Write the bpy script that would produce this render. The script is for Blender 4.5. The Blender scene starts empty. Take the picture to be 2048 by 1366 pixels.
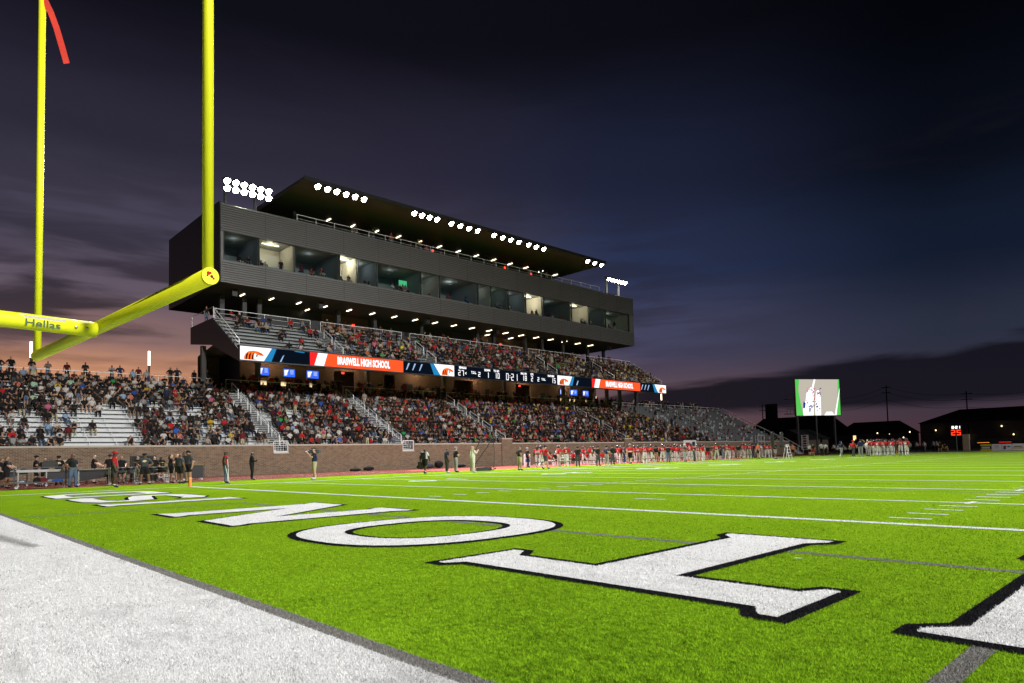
import bpy, math, random
import numpy as np
from mathutils import Vector, Matrix

# ------------------------------------------------------------------ scene, camera, sky, light
SC = bpy.context.scene
COL = SC.collection
R = math.radians
SC.render.engine = 'CYCLES'
SC.cycles.max_bounces = 5
SC.cycles.diffuse_bounces = 2
SC.cycles.glossy_bounces = 2
SC.cycles.transmission_bounces = 3
SC.cycles.transparent_max_bounces = 8
SC.cycles.caustics_reflective = False
SC.cycles.caustics_refractive = False
SC.cycles.use_denoising = True
SC.cycles.sample_clamp_indirect = 4.0
SC.view_settings.view_transform = 'Standard'
SC.view_settings.look = 'None'
SC.view_settings.gamma = 1.0
SC.view_settings.use_curve_mapping = False
SC.view_settings.exposure = 0.0

cd = bpy.data.cameras.new('camera')
CAM = bpy.data.objects.new('camera', cd)
COL.objects.link(CAM)
cd.sensor_width = 36.0
cd.lens = 1344.65 / 2048 * 36
cd.shift_x = -0.00497
cd.shift_y = 0.0756
cd.clip_start = 0.05
cd.clip_end = 6000
cr = Vector((0.68852, 0.72482, -0.02410)); cu = Vector((0.05523, -0.01927, 0.99829)); cf = Vector((-0.72311, 0.68867, 0.05330))
CM = Matrix((cr, cu, -cf)).transposed().to_4x4()
CM.translation = Vector((34.095, -1.747, 1.1485))
CAM.matrix_world = CM
SC.camera = CAM

def s2l(c):
    return tuple(((v / 255) / 12.92 if v / 255 <= 0.04045 else ((v / 255 + 0.055) / 1.055) ** 2.4) for v in c)

def build_world():
    w = bpy.data.worlds.new('World'); SC.world = w; w.use_nodes = True
    nt = w.node_tree; N = nt.nodes; L = nt.links; N.clear()
    out = N.new('ShaderNodeOutputWorld'); bg = N.new('ShaderNodeBackground'); L.new(bg.outputs[0], out.inputs[0])
    tc = N.new('ShaderNodeTexCoord')
    nrm = N.new('ShaderNodeVectorMath'); nrm.operation = 'NORMALIZE'; L.new(tc.outputs['Generated'], nrm.inputs[0])
    sep = N.new('ShaderNodeSeparateXYZ'); L.new(nrm.outputs[0], sep.inputs[0])
    def M(op, a, b=None, c=None, clamp=False):
        n = N.new('ShaderNodeMath'); n.operation = op; n.use_clamp = clamp
        for i, v in enumerate((a, b, c)):
            if v is None: continue
            if isinstance(v, (int, float)): n.inputs[i].default_value = v
            else: L.new(v, n.inputs[i])
        return n.outputs[0]
    def ramp(fac, stops, interp='EASE'):
        r = N.new('ShaderNodeValToRGB'); r.color_ramp.interpolation = interp
        e = r.color_ramp.elements
        while len(e) < len(stops): e.new(0.5)
        for k, (p, c) in enumerate(stops):
            e[k].position = p; e[k].color = (*c, 1)
        L.new(fac, r.inputs[0]); return r.outputs[0]
    x, y, z = sep.outputs
    hl = M('SQRT', M('ADD', M('MULTIPLY', x, x), M('MULTIPLY', y, y)))
    a = M('DIVIDE', M('ADD', M('MULTIPLY', x, -0.985), M('MULTIPLY', y, 0.17)), M('MAXIMUM', hl, 0.001))
    # gentle waviness so that the bands are not ruled lines
    mp = N.new('ShaderNodeVectorMath'); mp.operation = 'MULTIPLY'; mp.inputs[1].default_value = (1.6, 1.6, 9.0); L.new(nrm.outputs[0], mp.inputs[0])
    n1 = N.new('ShaderNodeTexNoise'); n1.inputs['Scale'].default_value = 1.7; n1.inputs['Detail'].default_value = 6; n1.inputs['Roughness'].default_value = 0.58
    n1.inputs['Distortion'].default_value = 0.6
    L.new(mp.outputs[0], n1.inputs['Vector'])
    mp2 = N.new('ShaderNodeVectorMath'); mp2.operation = 'MULTIPLY'; mp2.inputs[1].default_value = (2.2, 2.2, 16.0); L.new(nrm.outputs[0], mp2.inputs[0])
    n2 = N.new('ShaderNodeTexNoise'); n2.inputs['Scale'].default_value = 2.3; n2.inputs['Detail'].default_value = 5; n2.inputs['Roughness'].default_value = 0.5
    n2.inputs['Distortion'].default_value = 0.35
    L.new(mp2.outputs[0], n2.inputs['Vector'])
    f1, f2 = n1.outputs['Fac'], n2.outputs['Fac']
    zw = M('ADD', z, M('MULTIPLY', M('SUBTRACT', f1, 0.5), 0.05))
    west = ramp(zw, [(0.0, s2l((220, 150, 100))), (0.11, s2l((205, 146, 112))), (0.165, s2l((132, 104, 104))), (0.22, s2l((98, 86, 100))), (0.30, s2l((72, 68, 86))), (0.40, s2l((44, 41, 57))), (0.54, s2l((15, 15, 24))), (0.8, s2l((6, 6, 12)))])
    mid = ramp(zw, [(0.0, s2l((110, 70, 66))), (0.08, s2l((92, 74, 84))), (0.16, s2l((68, 68, 94))), (0.26, s2l((40, 51, 82))), (0.38, s2l((29, 34, 56))), (0.54, s2l((12, 12, 20))), (0.8, s2l((4, 4, 8)))])
    east = ramp(zw, [(0.0, s2l((80, 50, 54))), (0.06, s2l((64, 54, 66))), (0.14, s2l((42, 47, 64))), (0.24, s2l((19, 28, 46))), (0.36, s2l((9, 13, 23))), (0.50, s2l((4, 5, 10))), (0.8, s2l((3, 3, 6)))])
    def mix(fac, A, B, mode='MIX'):
        n = N.new('ShaderNodeMix'); n.data_type = 'RGBA'; n.blend_type = mode
        for k, v in ((0, fac), (6, A), (7, B)):
            if isinstance(v, (int, float)): n.inputs[k].default_value = v
            elif isinstance(v, tuple): n.inputs[k].default_value = (*v, 1)
            else: L.new(v, n.inputs[k])
        return n.outputs[2]
    def sm(v, lo, hi):
        n = N.new('ShaderNodeMapRange'); n.interpolation_type = 'SMOOTHSTEP'; n.inputs[1].default_value = lo; n.inputs[2].default_value = hi
        L.new(v, n.inputs[0]); return n.outputs[0]
    sky = mix(sm(a, 0.38, 0.74), east, mix(sm(a, 0.70, 0.985), mid, west))
    # streaks of dark cloud low in the western sky
    cl = M('MULTIPLY', M('MULTIPLY', sm(f2, 0.40, 0.62), sm(z, 0.46, 0.18)), sm(a, 0.45, 0.9))
    cl = M('MULTIPLY', cl, sm(z, 0.07, 0.20))
    sky = mix(M('MULTIPLY', cl, 0.82), sky, s2l((37, 33, 43)))
    # faint warm streaks higher up
    sky = mix(M('MULTIPLY', M('MULTIPLY', sm(f1, 0.50, 0.72), M('MULTIPLY', sm(z, 0.08, 0.2), sm(z, 0.44, 0.24))), 0.22), sky, s2l((62, 50, 62)))
    # dark cloud bank near the northern horizon with a clear gap below it
    edge = M('ADD', M('ADD', z, M('MULTIPLY', M('SUBTRACT', f2, 0.5), 0.055)), M('MULTIPLY', a, 0.10))
    bank = M('MULTIPLY', sm(edge, 0.166, 0.150), sm(a, 0.86, 0.70))
    gap = sm(M('ADD', z, M('MULTIPLY', M('SUBTRACT', f1, 0.5), 0.03)), 0.048, 0.062)
    sky = mix(M('MULTIPLY', M('MULTIPLY', bank, gap), 0.93), sky, s2l((20, 19, 28)))
    L.new(sky, bg.inputs[0]); bg.inputs[1].default_value = 1.0
build_world()

def spot(name, loc, tgt, energy, size=100, blend=0.5, radius=0.8, col=(1.0, 0.985, 0.95)):
    l = bpy.data.lights.new(name, 'SPOT'); l.energy = energy; l.spot_size = R(size); l.spot_blend = blend; l.shadow_soft_size = radius; l.color = col
    o = bpy.data.objects.new(name, l); COL.objects.link(o); o.location = loc
    o.rotation_euler = (Vector(tgt) - Vector(loc)).to_track_quat('-Z', 'Y').to_euler()
    return o

# one light per bank of floodlights: two stands on the press box roof, four along its canopy
HOME_P = (86000, 80000, 50000, 42000, 38000, 40000)
AWAY_P = (235000, 135000, 92000, 125000)
for i, (yy, xx, zz) in enumerate(((24.8, -32.4, 28.7), (34.5, -29.3, 29.2), (46.0, -29.3, 29.2), (58.0, -29.3, 29.2), (70.0, -29.3, 29.2), (85.0, -32.4, 28.9))):
    spot('home_floodlight_beam', (xx, yy, zz), (26, yy * 0.8 + 2, 0), HOME_P[i], 104, 0.4)
# the four poles of the visitors' side, behind the camera's right shoulder
AWAY_POLES = ((80, 8), (80, 40), (80, 72), (80, 104))
for i, (xx, yy) in enumerate(AWAY_POLES):
    spot('visitor_floodlight_beam', (xx - 1.2, yy, 33.5), (20, yy * 0.84 + (4, 4, 6, 20)[i], 0), AWAY_P[i], 70, 0.75)

# ------------------------------------------------------------------ helpers
class MB:
    def __init__(s): s.v = []; s.f = []; s.m = []
    def add(s, vs, fs, m=0):
        b = len(s.v); s.v += [tuple(v) for v in vs]; s.f += [tuple(b + i for i in f) for f in fs]; s.m += [m] * len(fs); return s
    def box(s, a, b, m=0):
        x0, x1 = sorted((a[0], b[0])); y0, y1 = sorted((a[1], b[1])); z0, z1 = sorted((a[2], b[2]))
        return s.add([(x0, y0, z0), (x1, y0, z0), (x1, y1, z0), (x0, y1, z0), (x0, y0, z1), (x1, y0, z1), (x1, y1, z1), (x0, y1, z1)],
                     [(0, 3, 2, 1), (4, 5, 6, 7), (0, 1, 5, 4), (1, 2, 6, 5), (2, 3, 7, 6), (3, 0, 4, 7)], m)
    def tube(s, pts, r, n=8, m=0, cap=True):
        pts = [Vector(p) for p in pts]; rr = r if isinstance(r, (list, tuple)) else [r] * len(pts)
        rings = []; up = None
        for i, p in enumerate(pts):
            t = (pts[min(i + 1, len(pts) - 1)] - pts[max(i - 1, 0)]).normalized()
            if up is None:
                up = Vector((0, 0, 1)) if abs(t.z) < 0.9 else Vector((1, 0, 0))
            u = (up - t * up.dot(t)).normalized(); w = t.cross(u); up = u
            rings.append([p + (u * math.cos(2 * math.pi * k / n) + w * math.sin(2 * math.pi * k / n)) * rr[i] for k in range(n)])
        vs = [v for g in rings for v in g]; fs = []
        for i in range(len(pts) - 1):
            for k in range(n):
                fs.append((i * n + k, i * n + (k + 1) % n, (i + 1) * n + (k + 1) % n, (i + 1) * n + k))
        if cap:
            fs.append(tuple(range(n))[::-1]); fs.append(tuple((len(pts) - 1) * n + k for k in range(n)))
        return s.add(vs, fs, m)
    def lathe(s, prof, n=12, o=(0, 0, 0), m=0):
        vs = []; fs = []
        for r, z in prof:
            for k in range(n):
                vs.append((o[0] + r * math.cos(2 * math.pi * k / n), o[1] + r * math.sin(2 * math.pi * k / n), o[2] + z))
        for i in range(len(prof) - 1):
            for k in range(n):
                fs.append((i * n + k, i * n + (k + 1) % n, (i + 1) * n + (k + 1) % n, (i + 1) * n + k))
        return s.add(vs, fs, m)
    def prism(s, poly, axis, a, b, m=0):
        n = len(poly)
        def P(p, t):
            return {'x': (t, p[0], p[1]), 'y': (p[0], t, p[1]), 'z': (p[0], p[1], t)}[axis]
        vs = [P(p, a) for p in poly] + [P(p, b) for p in poly]
        return s.add(vs, [tuple(range(n))[::-1], tuple(range(n, 2 * n))] + [(k, (k + 1) % n, n + (k + 1) % n, n + k) for k in range(n)], m)
    def mesh(s, name, mats):
        me = bpy.data.meshes.new(name); me.from_pydata(s.v, [], s.f)
        for mt in (mats if isinstance(mats, (list, tuple)) else [mats]): me.materials.append(mt)
        if any(s.m): me.polygons.foreach_set('material_index', s.m)
        me.update(); return me
    def build(s, name, mats, parent=None, smooth=False):
        me = s.mesh(name, mats)
        if smooth:
            me.polygons.foreach_set('use_smooth', [True] * len(me.polygons))
        return link(name, me, parent)

def link(name, me, parent=None, loc=None, rz=None):
    o = bpy.data.objects.new(name, me); COL.objects.link(o)
    if parent: o.parent = parent
    if loc is not None: o.location = loc
    if rz is not None: o.rotation_euler = (0, 0, rz)
    return o

def tag(o, label, cat, group=None):
    o['label'] = label; o['category'] = cat
    if group: o['group'] = group
    return o

def thing(name, label, cat, loc=(0, 0, 0), rz=0.0, group=None):
    o = link(name, None, None, loc, rz); o.empty_display_size = 0.2
    return tag(o, label, cat, group)

def stru(o): o['kind'] = 'structure'; return o
def stuff(o): o['kind'] = 'stuff'; return o
def copy_tree(o, parent=None):
    c = o.copy(); COL.objects.link(c)
    if parent: c.parent = parent
    for ch in o.children: copy_tree(ch, c)
    return c

ORD = ['first', 'second', 'third', 'fourth', 'fifth', 'sixth', 'seventh', 'eighth', 'ninth', 'tenth', 'eleventh', 'twelfth', 'thirteenth', 'fourteenth', 'fifteenth', 'sixteenth', 'seventeenth', 'eighteenth', 'nineteenth', 'twentieth']
def ordn(k):
    if k < 20: return ORD[k]
    t = ['', '', 'twenty', 'thirty', 'forty', 'fifty', 'sixty', 'seventy', 'eighty', 'ninety'][(k + 1) // 10]; u = (k + 1) % 10
    return (t + '-' + ORD[u - 1]) if u else {'twenty': 'twentieth', 'thirty': 'thirtieth', 'forty': 'fortieth', 'fifty': 'fiftieth'}.get(t, t)

# ------------------------------------------------------------------ materials
def mat(name, col, rough=0.7, var=0.18, scale=6.0, metal=0.0, bump=0.0, bscale=40.0, spec=0.4, obj=False):
    m = bpy.data.materials.new(name); m.use_nodes = True
    nt = m.node_tree; N = nt.nodes; L = nt.links; b = N['Principled BSDF']
    b.inputs['Roughness'].default_value = rough; b.inputs['Metallic'].default_value = metal; b.inputs['Specular IOR Level'].default_value = spec
    tc = N.new('ShaderNodeTexCoord'); no = N.new('ShaderNodeTexNoise'); no.inputs['Scale'].default_value = scale; no.inputs['Detail'].default_value = 5
    L.new(tc.outputs['Object'], no.inputs['Vector'])
    mx = N.new('ShaderNodeMix'); mx.data_type = 'RGBA'
    mx.inputs[6].default_value = (*[c * (1 - var) for c in col], 1); mx.inputs[7].default_value = (*[min(1, c * (1 + var)) for c in col], 1)
    L.new(no.outputs['Fac'], mx.inputs[0]); L.new(mx.outputs[2], b.inputs['Base Color'])
    if bump:
        nb = N.new('ShaderNodeTexNoise'); nb.inputs['Scale'].default_value = bscale; nb.inputs['Detail'].default_value = 4; L.new(tc.outputs['Object'], nb.inputs['Vector'])
        bp = N.new('ShaderNodeBump'); bp.inputs['Strength'].default_value = bump; bp.inputs['Distance'].default_value = 0.02; L.new(nb.outputs['Fac'], bp.inputs['Height']); L.new(bp.outputs[0], b.inputs['Normal'])
    return m

def emis(name, col, st):
    m = bpy.data.materials.new(name); m.use_nodes = True; nt = m.node_tree; nt.nodes.clear()
    o = nt.nodes.new('ShaderNodeOutputMaterial'); e = nt.nodes.new('ShaderNodeEmission'); e.inputs[0].default_value = (*col, 1); e.inputs[1].default_value = st
    nt.links.new(e.outputs[0], o.inputs[0]); return m

CLOTH = {}
PAL = dict(blk=(.013, .013, .015), navy=(.016, .024, .06), red=(.42, .018, .022), white=(.52, .51, .505), grey=(.27, .27, .28), khaki=(.42, .36, .25), dgrey=(.05, .053, .06), jean=(.09, .13, .21),
           offw=(.58, .56, .49), gold=(.48, .34, .04), orange=(.62, .15, .05), blue=(.03, .10, .42), green=(.03, .28, .08), mint=(.33, .48, .36), yellow=(.62, .55, .03), pink=(.50, .12, .24), magenta=(.50, .03, .36),
           purple=(.14, .06, .26), maroon=(.13, .015, .022), tan=(.40, .30, .20), lblue=(.25, .36, .52), teal=(.02, .28, .25), salmon=(.52, .15, .13), olive=(.12, .12, .05), brown=(.10, .06, .035), cream=(.60, .52, .36))
def cloth(k):
    if k not in CLOTH: CLOTH[k] = mat('cloth_' + k, PAL[k], 0.85, 0.25, 14.0, spec=0.2)
    return CLOTH[k]
SKIN = [mat('skin_%d' % i, c, 0.55, 0.08, 12) for i, c in enumerate(((.48, .29, .20), (.35, .20, .13), (.16, .08, .048), (.06, .03, .019)))]
HAIR = dict(short=mat('hair_dark', (.018, .012, .009), 0.6, 0.3, 30), long=mat('hair_brown', (.035, .02, .012), 0.55, 0.3, 30), blond=mat('hair_fair', (.28, .17, .07), 0.55, 0.3, 30), none=None)
SHOE_W = mat('shoe_white', (.6, .6, .6), 0.6); SHOE_B = mat('shoe_black', (.02, .02, .02), 0.6)
SOCK = SHOE_W
def stripe_mat():
    m = mat('cloth_striped', (.6, .6, .6)); nt = m.node_tree; b = nt.nodes['Principled BSDF']
    tc = nt.nodes.new('ShaderNodeTexCoord'); w = nt.nodes.new('ShaderNodeTexWave'); w.inputs['Scale'].default_value = 4.2
    r = nt.nodes.new('ShaderNodeValToRGB'); r.color_ramp.interpolation = 'CONSTANT'; r.color_ramp.elements[0].color = (.015, .015, .015, 1); r.color_ramp.elements[1].position = 0.5; r.color_ramp.elements[1].color = (.65, .65, .65, 1)
    nt.links.new(tc.outputs['Object'], w.inputs[0]); nt.links.new(w.outputs['Fac'], r.inputs[0]); nt.links.new(r.outputs[0], b.inputs['Base Color']); return m
CLOTH['stripe'] = stripe_mat()

def attr_mat(name, rough=0.85, spec=0.2, sheen=0.0, trans=0.0):
    m = bpy.data.materials.new(name); m.use_nodes = True; nt = m.node_tree; b = nt.nodes['Principled BSDF']
    a = nt.nodes.new('ShaderNodeAttribute'); a.attribute_name = 'tint'; nt.links.new(a.outputs['Color'], b.inputs['Base Color'])
    b.inputs['Roughness'].default_value = rough; b.inputs['Specular IOR Level'].default_value = spec
    return m

ALU = mat('bench_aluminium', (.74, .75, .77), 0.45, 0.08, 2.0, metal=0.0, spec=0.5)
STEEL = mat('rail_aluminium', (.84, .84, .85), 0.4, 0.05, 4, metal=0.0)
DARK = mat('dark_steel', (.022, .023, .026), 0.5, 0.2, 3)
CONC = mat('concrete', (.30, .29, .27), 0.85, 0.12, 2.5, bump=0.15)
COPING = mat('stone_coping', (.46, .42, .36), 0.8, 0.12, 3.0, bump=0.1)
WHITE = mat('white_paint', (.72, .72, .72), 0.5, 0.06, 5)
BLACK = mat('black_plastic', (.014, .014, .015), 0.45, 0.25, 8)
CHROME = mat('chrome', (.55, .55, .56), 0.25, 0.1, 9, metal=0.9)
RUBBER = mat('rubber', (.02, .02, .02), 0.8)
SCREENW = emis('screen_white', (1, .98, 1), 1.25)
LENS = emis('floodlight_lens', (1.0, .985, .93), 60.0)
STRIP = emis('warm_strip_light', (1.0, .80, .55), 7.0)

# ------------------------------------------------------------------ ground, track, turf
def sheet(name, x0, x1, y0, y1, z, m, parent=None):
    return MB().add([(x0, y0, z), (x1, y0, z), (x1, y1, z), (x0, y1, z)], [(0, 1, 2, 3)]).build(name, m, parent)

GROUND = mat('dry_ground', (.07, .06, .045), 0.95, 0.35, 0.05, bump=0.3)
stru(sheet('ground', -900, 700, -400, 1800, -0.06, GROUND))
TRACK = mat('track_rubber', (.12, .032, .024), 1.0, 0.18, 0.9, bump=0.4, bscale=160, spec=.05)
tr = stru(sheet('running_track', -22.4, 80, -30, 128, -0.012, TRACK))
LANE = mat('lane_paint', (.42, .40, .38), 0.8)
for k, xx in enumerate((-9.2, -10.4, -11.6, -12.8, -14.0, -15.2, -16.4, -17.6, -18.8)):
    sheet('lane_line', xx - .025, xx + .025, -30, 112, -0.007, LANE, tr)
MAT_R = mat('sideline_mat_red', (.36, .06, .055), 0.85, 0.2, 0.5, spec=.1)
sheet('team_area_mat', -15.6, -7.6, 31.5, 82, -0.003, MAT_R, tr)

def turf_mat(name, col, col2, dark):
    m = bpy.data.materials.new(name); m.use_nodes = True; nt = m.node_tree; N = nt.nodes; L = nt.links; b = N['Principled BSDF']
    b.inputs['Roughness'].default_value = 1.0; b.inputs['Specular IOR Level'].default_value = 0.0
    tc = N.new('ShaderNodeTexCoord')
    def noise(sc, det, vec=(1, 1, 1), rough=0.55):
        mp = N.new('ShaderNodeMapping'); mp.inputs['Scale'].default_value = vec; L.new(tc.outputs['Object'], mp.inputs[0])
        n = N.new('ShaderNodeTexNoise'); n.inputs['Scale'].default_value = sc; n.inputs['Detail'].default_value = det; n.inputs['Roughness'].default_value = rough; L.new(mp.outputs[0], n.inputs['Vector']); return n.outputs['Fac']
    def mix(f, A, B):
        x = N.new('ShaderNodeMix'); x.data_type = 'RGBA'
        L.new(f, x.inputs[0])
        for k, v in ((6, A), (7, B)):
            if isinstance(v, tuple): x.inputs[k].default_value = (*v, 1)
            else: L.new(v, x.inputs[k])
        return x.outputs[2]
    def mr(f, lo, hi, t0=0.0, t1=1.0):
        n = N.new('ShaderNodeMapRange'); n.inputs[1].default_value = lo; n.inputs[2].default_value = hi; n.inputs[3].default_value = t0; n.inputs[4].default_value = t1; L.new(f, n.inputs[0]); return n.outputs[0]
    base = mix(mr(noise(0.9, 6, (1, 2.2, 1), 0.65), .35, .65), col, col2)
    fine = noise(180, 4)
    c = mix(mr(fine, .42, .62, 0, .95), base, dark)  # fine dark speckle paints the shade between the blades into the base
    big = noise(0.35, 4)
    c2 = mix(mr(big, .45, .7, 0, .16), c, dark)
    L.new(c2, b.inputs['Base Color'])
    bp = N.new('ShaderNodeBump'); bp.inputs['Strength'].default_value = 0.7; bp.inputs['Distance'].default_value = 0.015
    L.new(fine, bp.inputs['Height']); L.new(bp.outputs[0], b.inputs['Normal'])
    return m
T_GREEN = turf_mat('turf_green', (.225, .36, .014), (.185, .32, .011), (.085, .175, .005))
T_WHITE = turf_mat('turf_white', (.72, .72, .73), (.66, .66, .67), (.48, .48, .49))
T_BLACK = turf_mat('turf_black', (.014, .014, .018), (.010, .010, .013), (.005, .005, .006))
T_GREY = turf_mat('turf_grey', (.23, .22, .21), (.19, .185, .175), (.09, .09, .085))

FW = 48.768; GL = 9.144; YD = 0.9144
turf = stru(sheet('turf_field', -7.2, 57.5, -8, 116.5, 0.0, T_GREEN))
Z1, Z2, Z3 = 0.004, 0.008, 0.012
sheet('end_line_border', -1.8, FW + 1.8, -1.25, 0.41, Z1, T_WHITE, turf)
sheet('soccer_line', 0.15, FW, 0.41, 0.53, Z1, T_GREY, turf)
sheet('soccer_line', 15.22, 15.34, 0.53, 5.56, Z1, T_GREY, turf)
sheet('soccer_line', 33.04, 33.16, 0.53, 5.56, Z1, T_GREY, turf)
sheet('soccer_line', 15.22, 33.16, 5.56, 5.68, Z1, T_GREY, turf)
sheet('soccer_line', 4.2, 44.5, 17.0, 17.1, Z1, T_GREY, turf)
sheet('soccer_line', 4.2, 4.3, 0.53, 17.0, Z1, T_GREY, turf)
sheet('soccer_line', 18, 30, 20.4, 20.5, Z1, T_GREY, turf)
sheet('side_line', -0.12, 0.14, -1.25, 110.2, Z2, T_WHITE, turf)
sheet('side_line', FW - .1, FW + .2, -1.25, 110.2, Z2, T_WHITE, turf)
sheet('coaches_strip', -1.6, -0.25, 32.5, 82, Z1, mat('strip_navy', (.02, .022, .035), .85), turf)
sheet('end_line_border', -1.8, FW + 1.8, 109.5, 111.2, Z1, T_WHITE, turf)
sheet('goal_line', 0.14, FW - .1, GL - .10, GL + .10, Z1, T_WHITE, turf)
sheet('goal_line', 0.14, FW - .1, GL + 91.34, GL + 91.54, Z1, T_WHITE, turf)
for k in range(1, 20):
    yy = GL + k * 5 * YD
    sheet('yard_line', 0.14, FW - .1, yy - .065, yy + .065, Z1, T_WHITE, turf)
HM = MB().add([(-.305, -.05, 0), (.305, -.05, 0), (.305, .05, 0), (-.305, .05, 0)], [(0, 1, 2, 3)]).mesh('hash_mark', T_WHITE)
HC = MB().add([(-.05, -.305, 0), (.05, -.305, 0), (.05, .305, 0), (-.05, .305, 0)], [(0, 1, 2, 3)]).mesh('hash_cross', T_WHITE)
far = MB()
for k in range(1, 100):
    for xx in (24.384 - 6.23, 24.384 + 6.23):
        if k % 5 == 0:
            if k <= 50: link('hash_cross', HC, turf, (xx, GL + k * YD, Z2))
        elif k <= 40: link('hash_mark', HM, turf, (xx, GL + k * YD, Z1))
        else: far.add([(xx - .305, GL + k * YD - .05, Z1), (xx + .305, GL + k * YD - .05, Z1), (xx + .305, GL + k * YD + .05, Z1), (xx - .305, GL + k * YD + .05, Z1)], [(0, 1, 2, 3)])
stuff(far.build('hash_marks_far', T_WHITE, turf))
sheet('try_mark', 23.93, 24.84, GL + 3 * YD - .05, GL + 3 * YD + .05, Z1, T_WHITE, turf)

def text_mesh(s, size, name='text', bold=0.0, sx=1.0, extrude=0.0, align='CENTER', space=1.0):
    c = bpy.data.curves.new(name, 'FONT'); c.body = s; c.size = size; c.align_x = align; c.align_y = 'CENTER'; c.offset = bold; c.extrude = extrude; c.resolution_u = 3; c.space_character = space
    o = bpy.data.objects.new(name, c); COL.objects.link(o)
    dg = bpy.context.evaluated_depsgraph_get(); me = bpy.data.meshes.new_from_object(o.evaluated_get(dg))
    bpy.data.objects.remove(o); bpy.data.curves.remove(c)
    if sx != 1.0: me.transform(Matrix.Diagonal((sx, 1, 1, 1)))
    me.name = name; return me

for k in range(1, 10):
    nn = k if k <= 5 else 10 - k
    for ch, dy in ((str(nn), 1.05), ('0', -1.05)):
        me = text_mesh(ch, 2.4, 'yard_number', 0.045, 1.0); me.materials.clear(); me.materials.append(T_WHITE)
        o = link('yard_number', me, turf); o.location = (7.4, GL + k * 10 * YD + dy, Z2); o.rotation_euler = (0, 0, R(-90))

# --- end zone lettering: outlines of each letter in field coordinates
def inset(poly, d):
    n = len(poly); area = sum(poly[i][0] * poly[(i + 1) % n][1] - poly[(i + 1) % n][0] * poly[i][1] for i in range(n)); sg = 1 if area > 0 else -1
    out = []
    for i in range(n):
        p0, p1, p2 = Vector(poly[i - 1]), Vector(poly[i]), Vector(poly[(i + 1) % n])
        a = (p1 - p0).normalized(); b = (p2 - p1).normalized()
        na, nb = Vector((-a.y, a.x)) * sg, Vector((-b.y, b.x)) * sg
        m = (na + nb); m = m / max(m.dot(na), 0.45)
        out.append(tuple(p1 + m * d))
    return out
def se(cx, cy, a, b, n=2.5, k=56):
    r = []
    for i in range(k):
        t = 2 * math.pi * i / k; c, s = math.cos(t), math.sin(t)
        r.append((cx + a * abs(c) ** (2 / n) * (1 if c >= 0 else -1), cy + b * abs(s) ** (2 / n) * (1 if s >= 0 else -1)))
    return r
LT = [(28.04, 2.57), (28.33, 2.57), (28.45, 2.77), (31.62, 2.77), (31.74, 2.57), (32.06, 2.57), (32.06, 3.90), (31.75, 3.90), (31.64, 3.68), (30.68, 3.68), (30.68, 6.24), (30.88, 6.46), (30.88, 6.79), (29.29, 6.79), (29.29, 6.48), (29.51, 6.24), (29.55, 3.64), (28.57, 3.66), (28.36, 3.94), (28.04, 3.94)]
LN = [(0, 0), (1.5, 0), (1.5, .28), (1.30, .5), (1.36, 2.5), (2.93, .04), (4.7, 0), (4.7, .3), (4.53, .5), (4.56, 3.5), (4.72, 3.76), (4.72, 4.08), (3.2, 4.08), (3.2, 3.76), (3.4, 3.5), (3.38, 1.55), (1.6, 4.08), (0, 4.08), (0, 3.76), (.2, 3.5), (.2, .5), (0, .28)]
LI = [(11.67, 2.72), (13.1, 2.72), (13.1, 3.02), (12.92, 3.2), (12.92, 6.15), (13.15, 6.34), (13.15, 6.64), (11.75, 6.64), (11.75, 6.34), (11.95, 6.15), (11.95, 3.2), (11.67, 3.02)]
def letter_pair(outer, inner_holes=()):
    """outer polygon and white inset polygon; holes: list of (white_edge_poly, green_edge_poly)"""
    return outer, inset(outer, 0.115), inner_holes
def poly_sheet(name, poly, z, m, parent):
    me = bpy.data.meshes.new(name); me.from_pydata([(p[0], p[1], z) for p in poly], [], [tuple(range(len(poly)))]); me.materials.append(m); me.update()
    return link(name, me, parent)
def ring_sheet(name, A, B, z, m, parent):
    n = len(A); me = bpy.data.meshes.new(name)
    me.from_pydata([(p[0], p[1], z) for p in A] + [(p[0], p[1], z) for p in B], [], [(k, (k + 1) % n, n + (k + 1) % n, n + k) for k in range(n)]); me.materials.append(m); me.update()
    return link(name, me, parent)
BLACKS, WHITES = [], []      # (polygon, hole) used again to colour the blades
def solid(name, poly, k=0.115):
    p = poly_sheet(name, poly, Z2, T_BLACK, turf); poly_sheet('letter_face', inset(poly, k), Z3, T_WHITE, p)
    BLACKS.append((poly, None)); WHITES.append((inset(poly, k), None))
def ringed(name, outer, outer_w, hole_w, hole):
    p = ring_sheet(name, outer, hole, Z2, T_BLACK, turf); ring_sheet('letter_face', outer_w, hole_w, Z3, T_WHITE, p)
    BLACKS.append((outer, hole)); WHITES.append((outer_w, hole_w))
solid('letter_t', LT)
solid('letter_n', [(17.29 + x, 2.74 + y) for x, y in LN])
solid('letter_n', [(32.62 + x, 2.77 + y * .97) for x, y in LN])
solid('letter_i', LI)
oc = (25.24, 4.68)
ringed('letter_o', se(*oc, 1.95, 2.07), se(*oc, 1.83, 1.95), se(*oc, 1.16, 1.27), se(*oc, 1.04, 1.15))
def dshape(i, j):    # D: straight stem at high X, bowl toward low X
    x1 = 6.1 - i; y0, y1 = 2.68 + i, 6.58 - i; rx = 3.55 - 2 * i + 0; pts = []
    for t in range(29):
        a = math.pi * (0.5 + t / 28)
        pts.append((3.75 + (1.45 - i) * abs(math.cos(a)) ** .8 * (1 if math.cos(a) >= 0 else -1), (y0 + y1) / 2 + (y1 - y0) / 2 * abs(math.sin(a)) ** .8 * (1 if math.sin(a) >= 0 else -1)))
    return pts + [(x1, y0), (x1, (y0 + y1) / 2), (x1, y1)]
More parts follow.
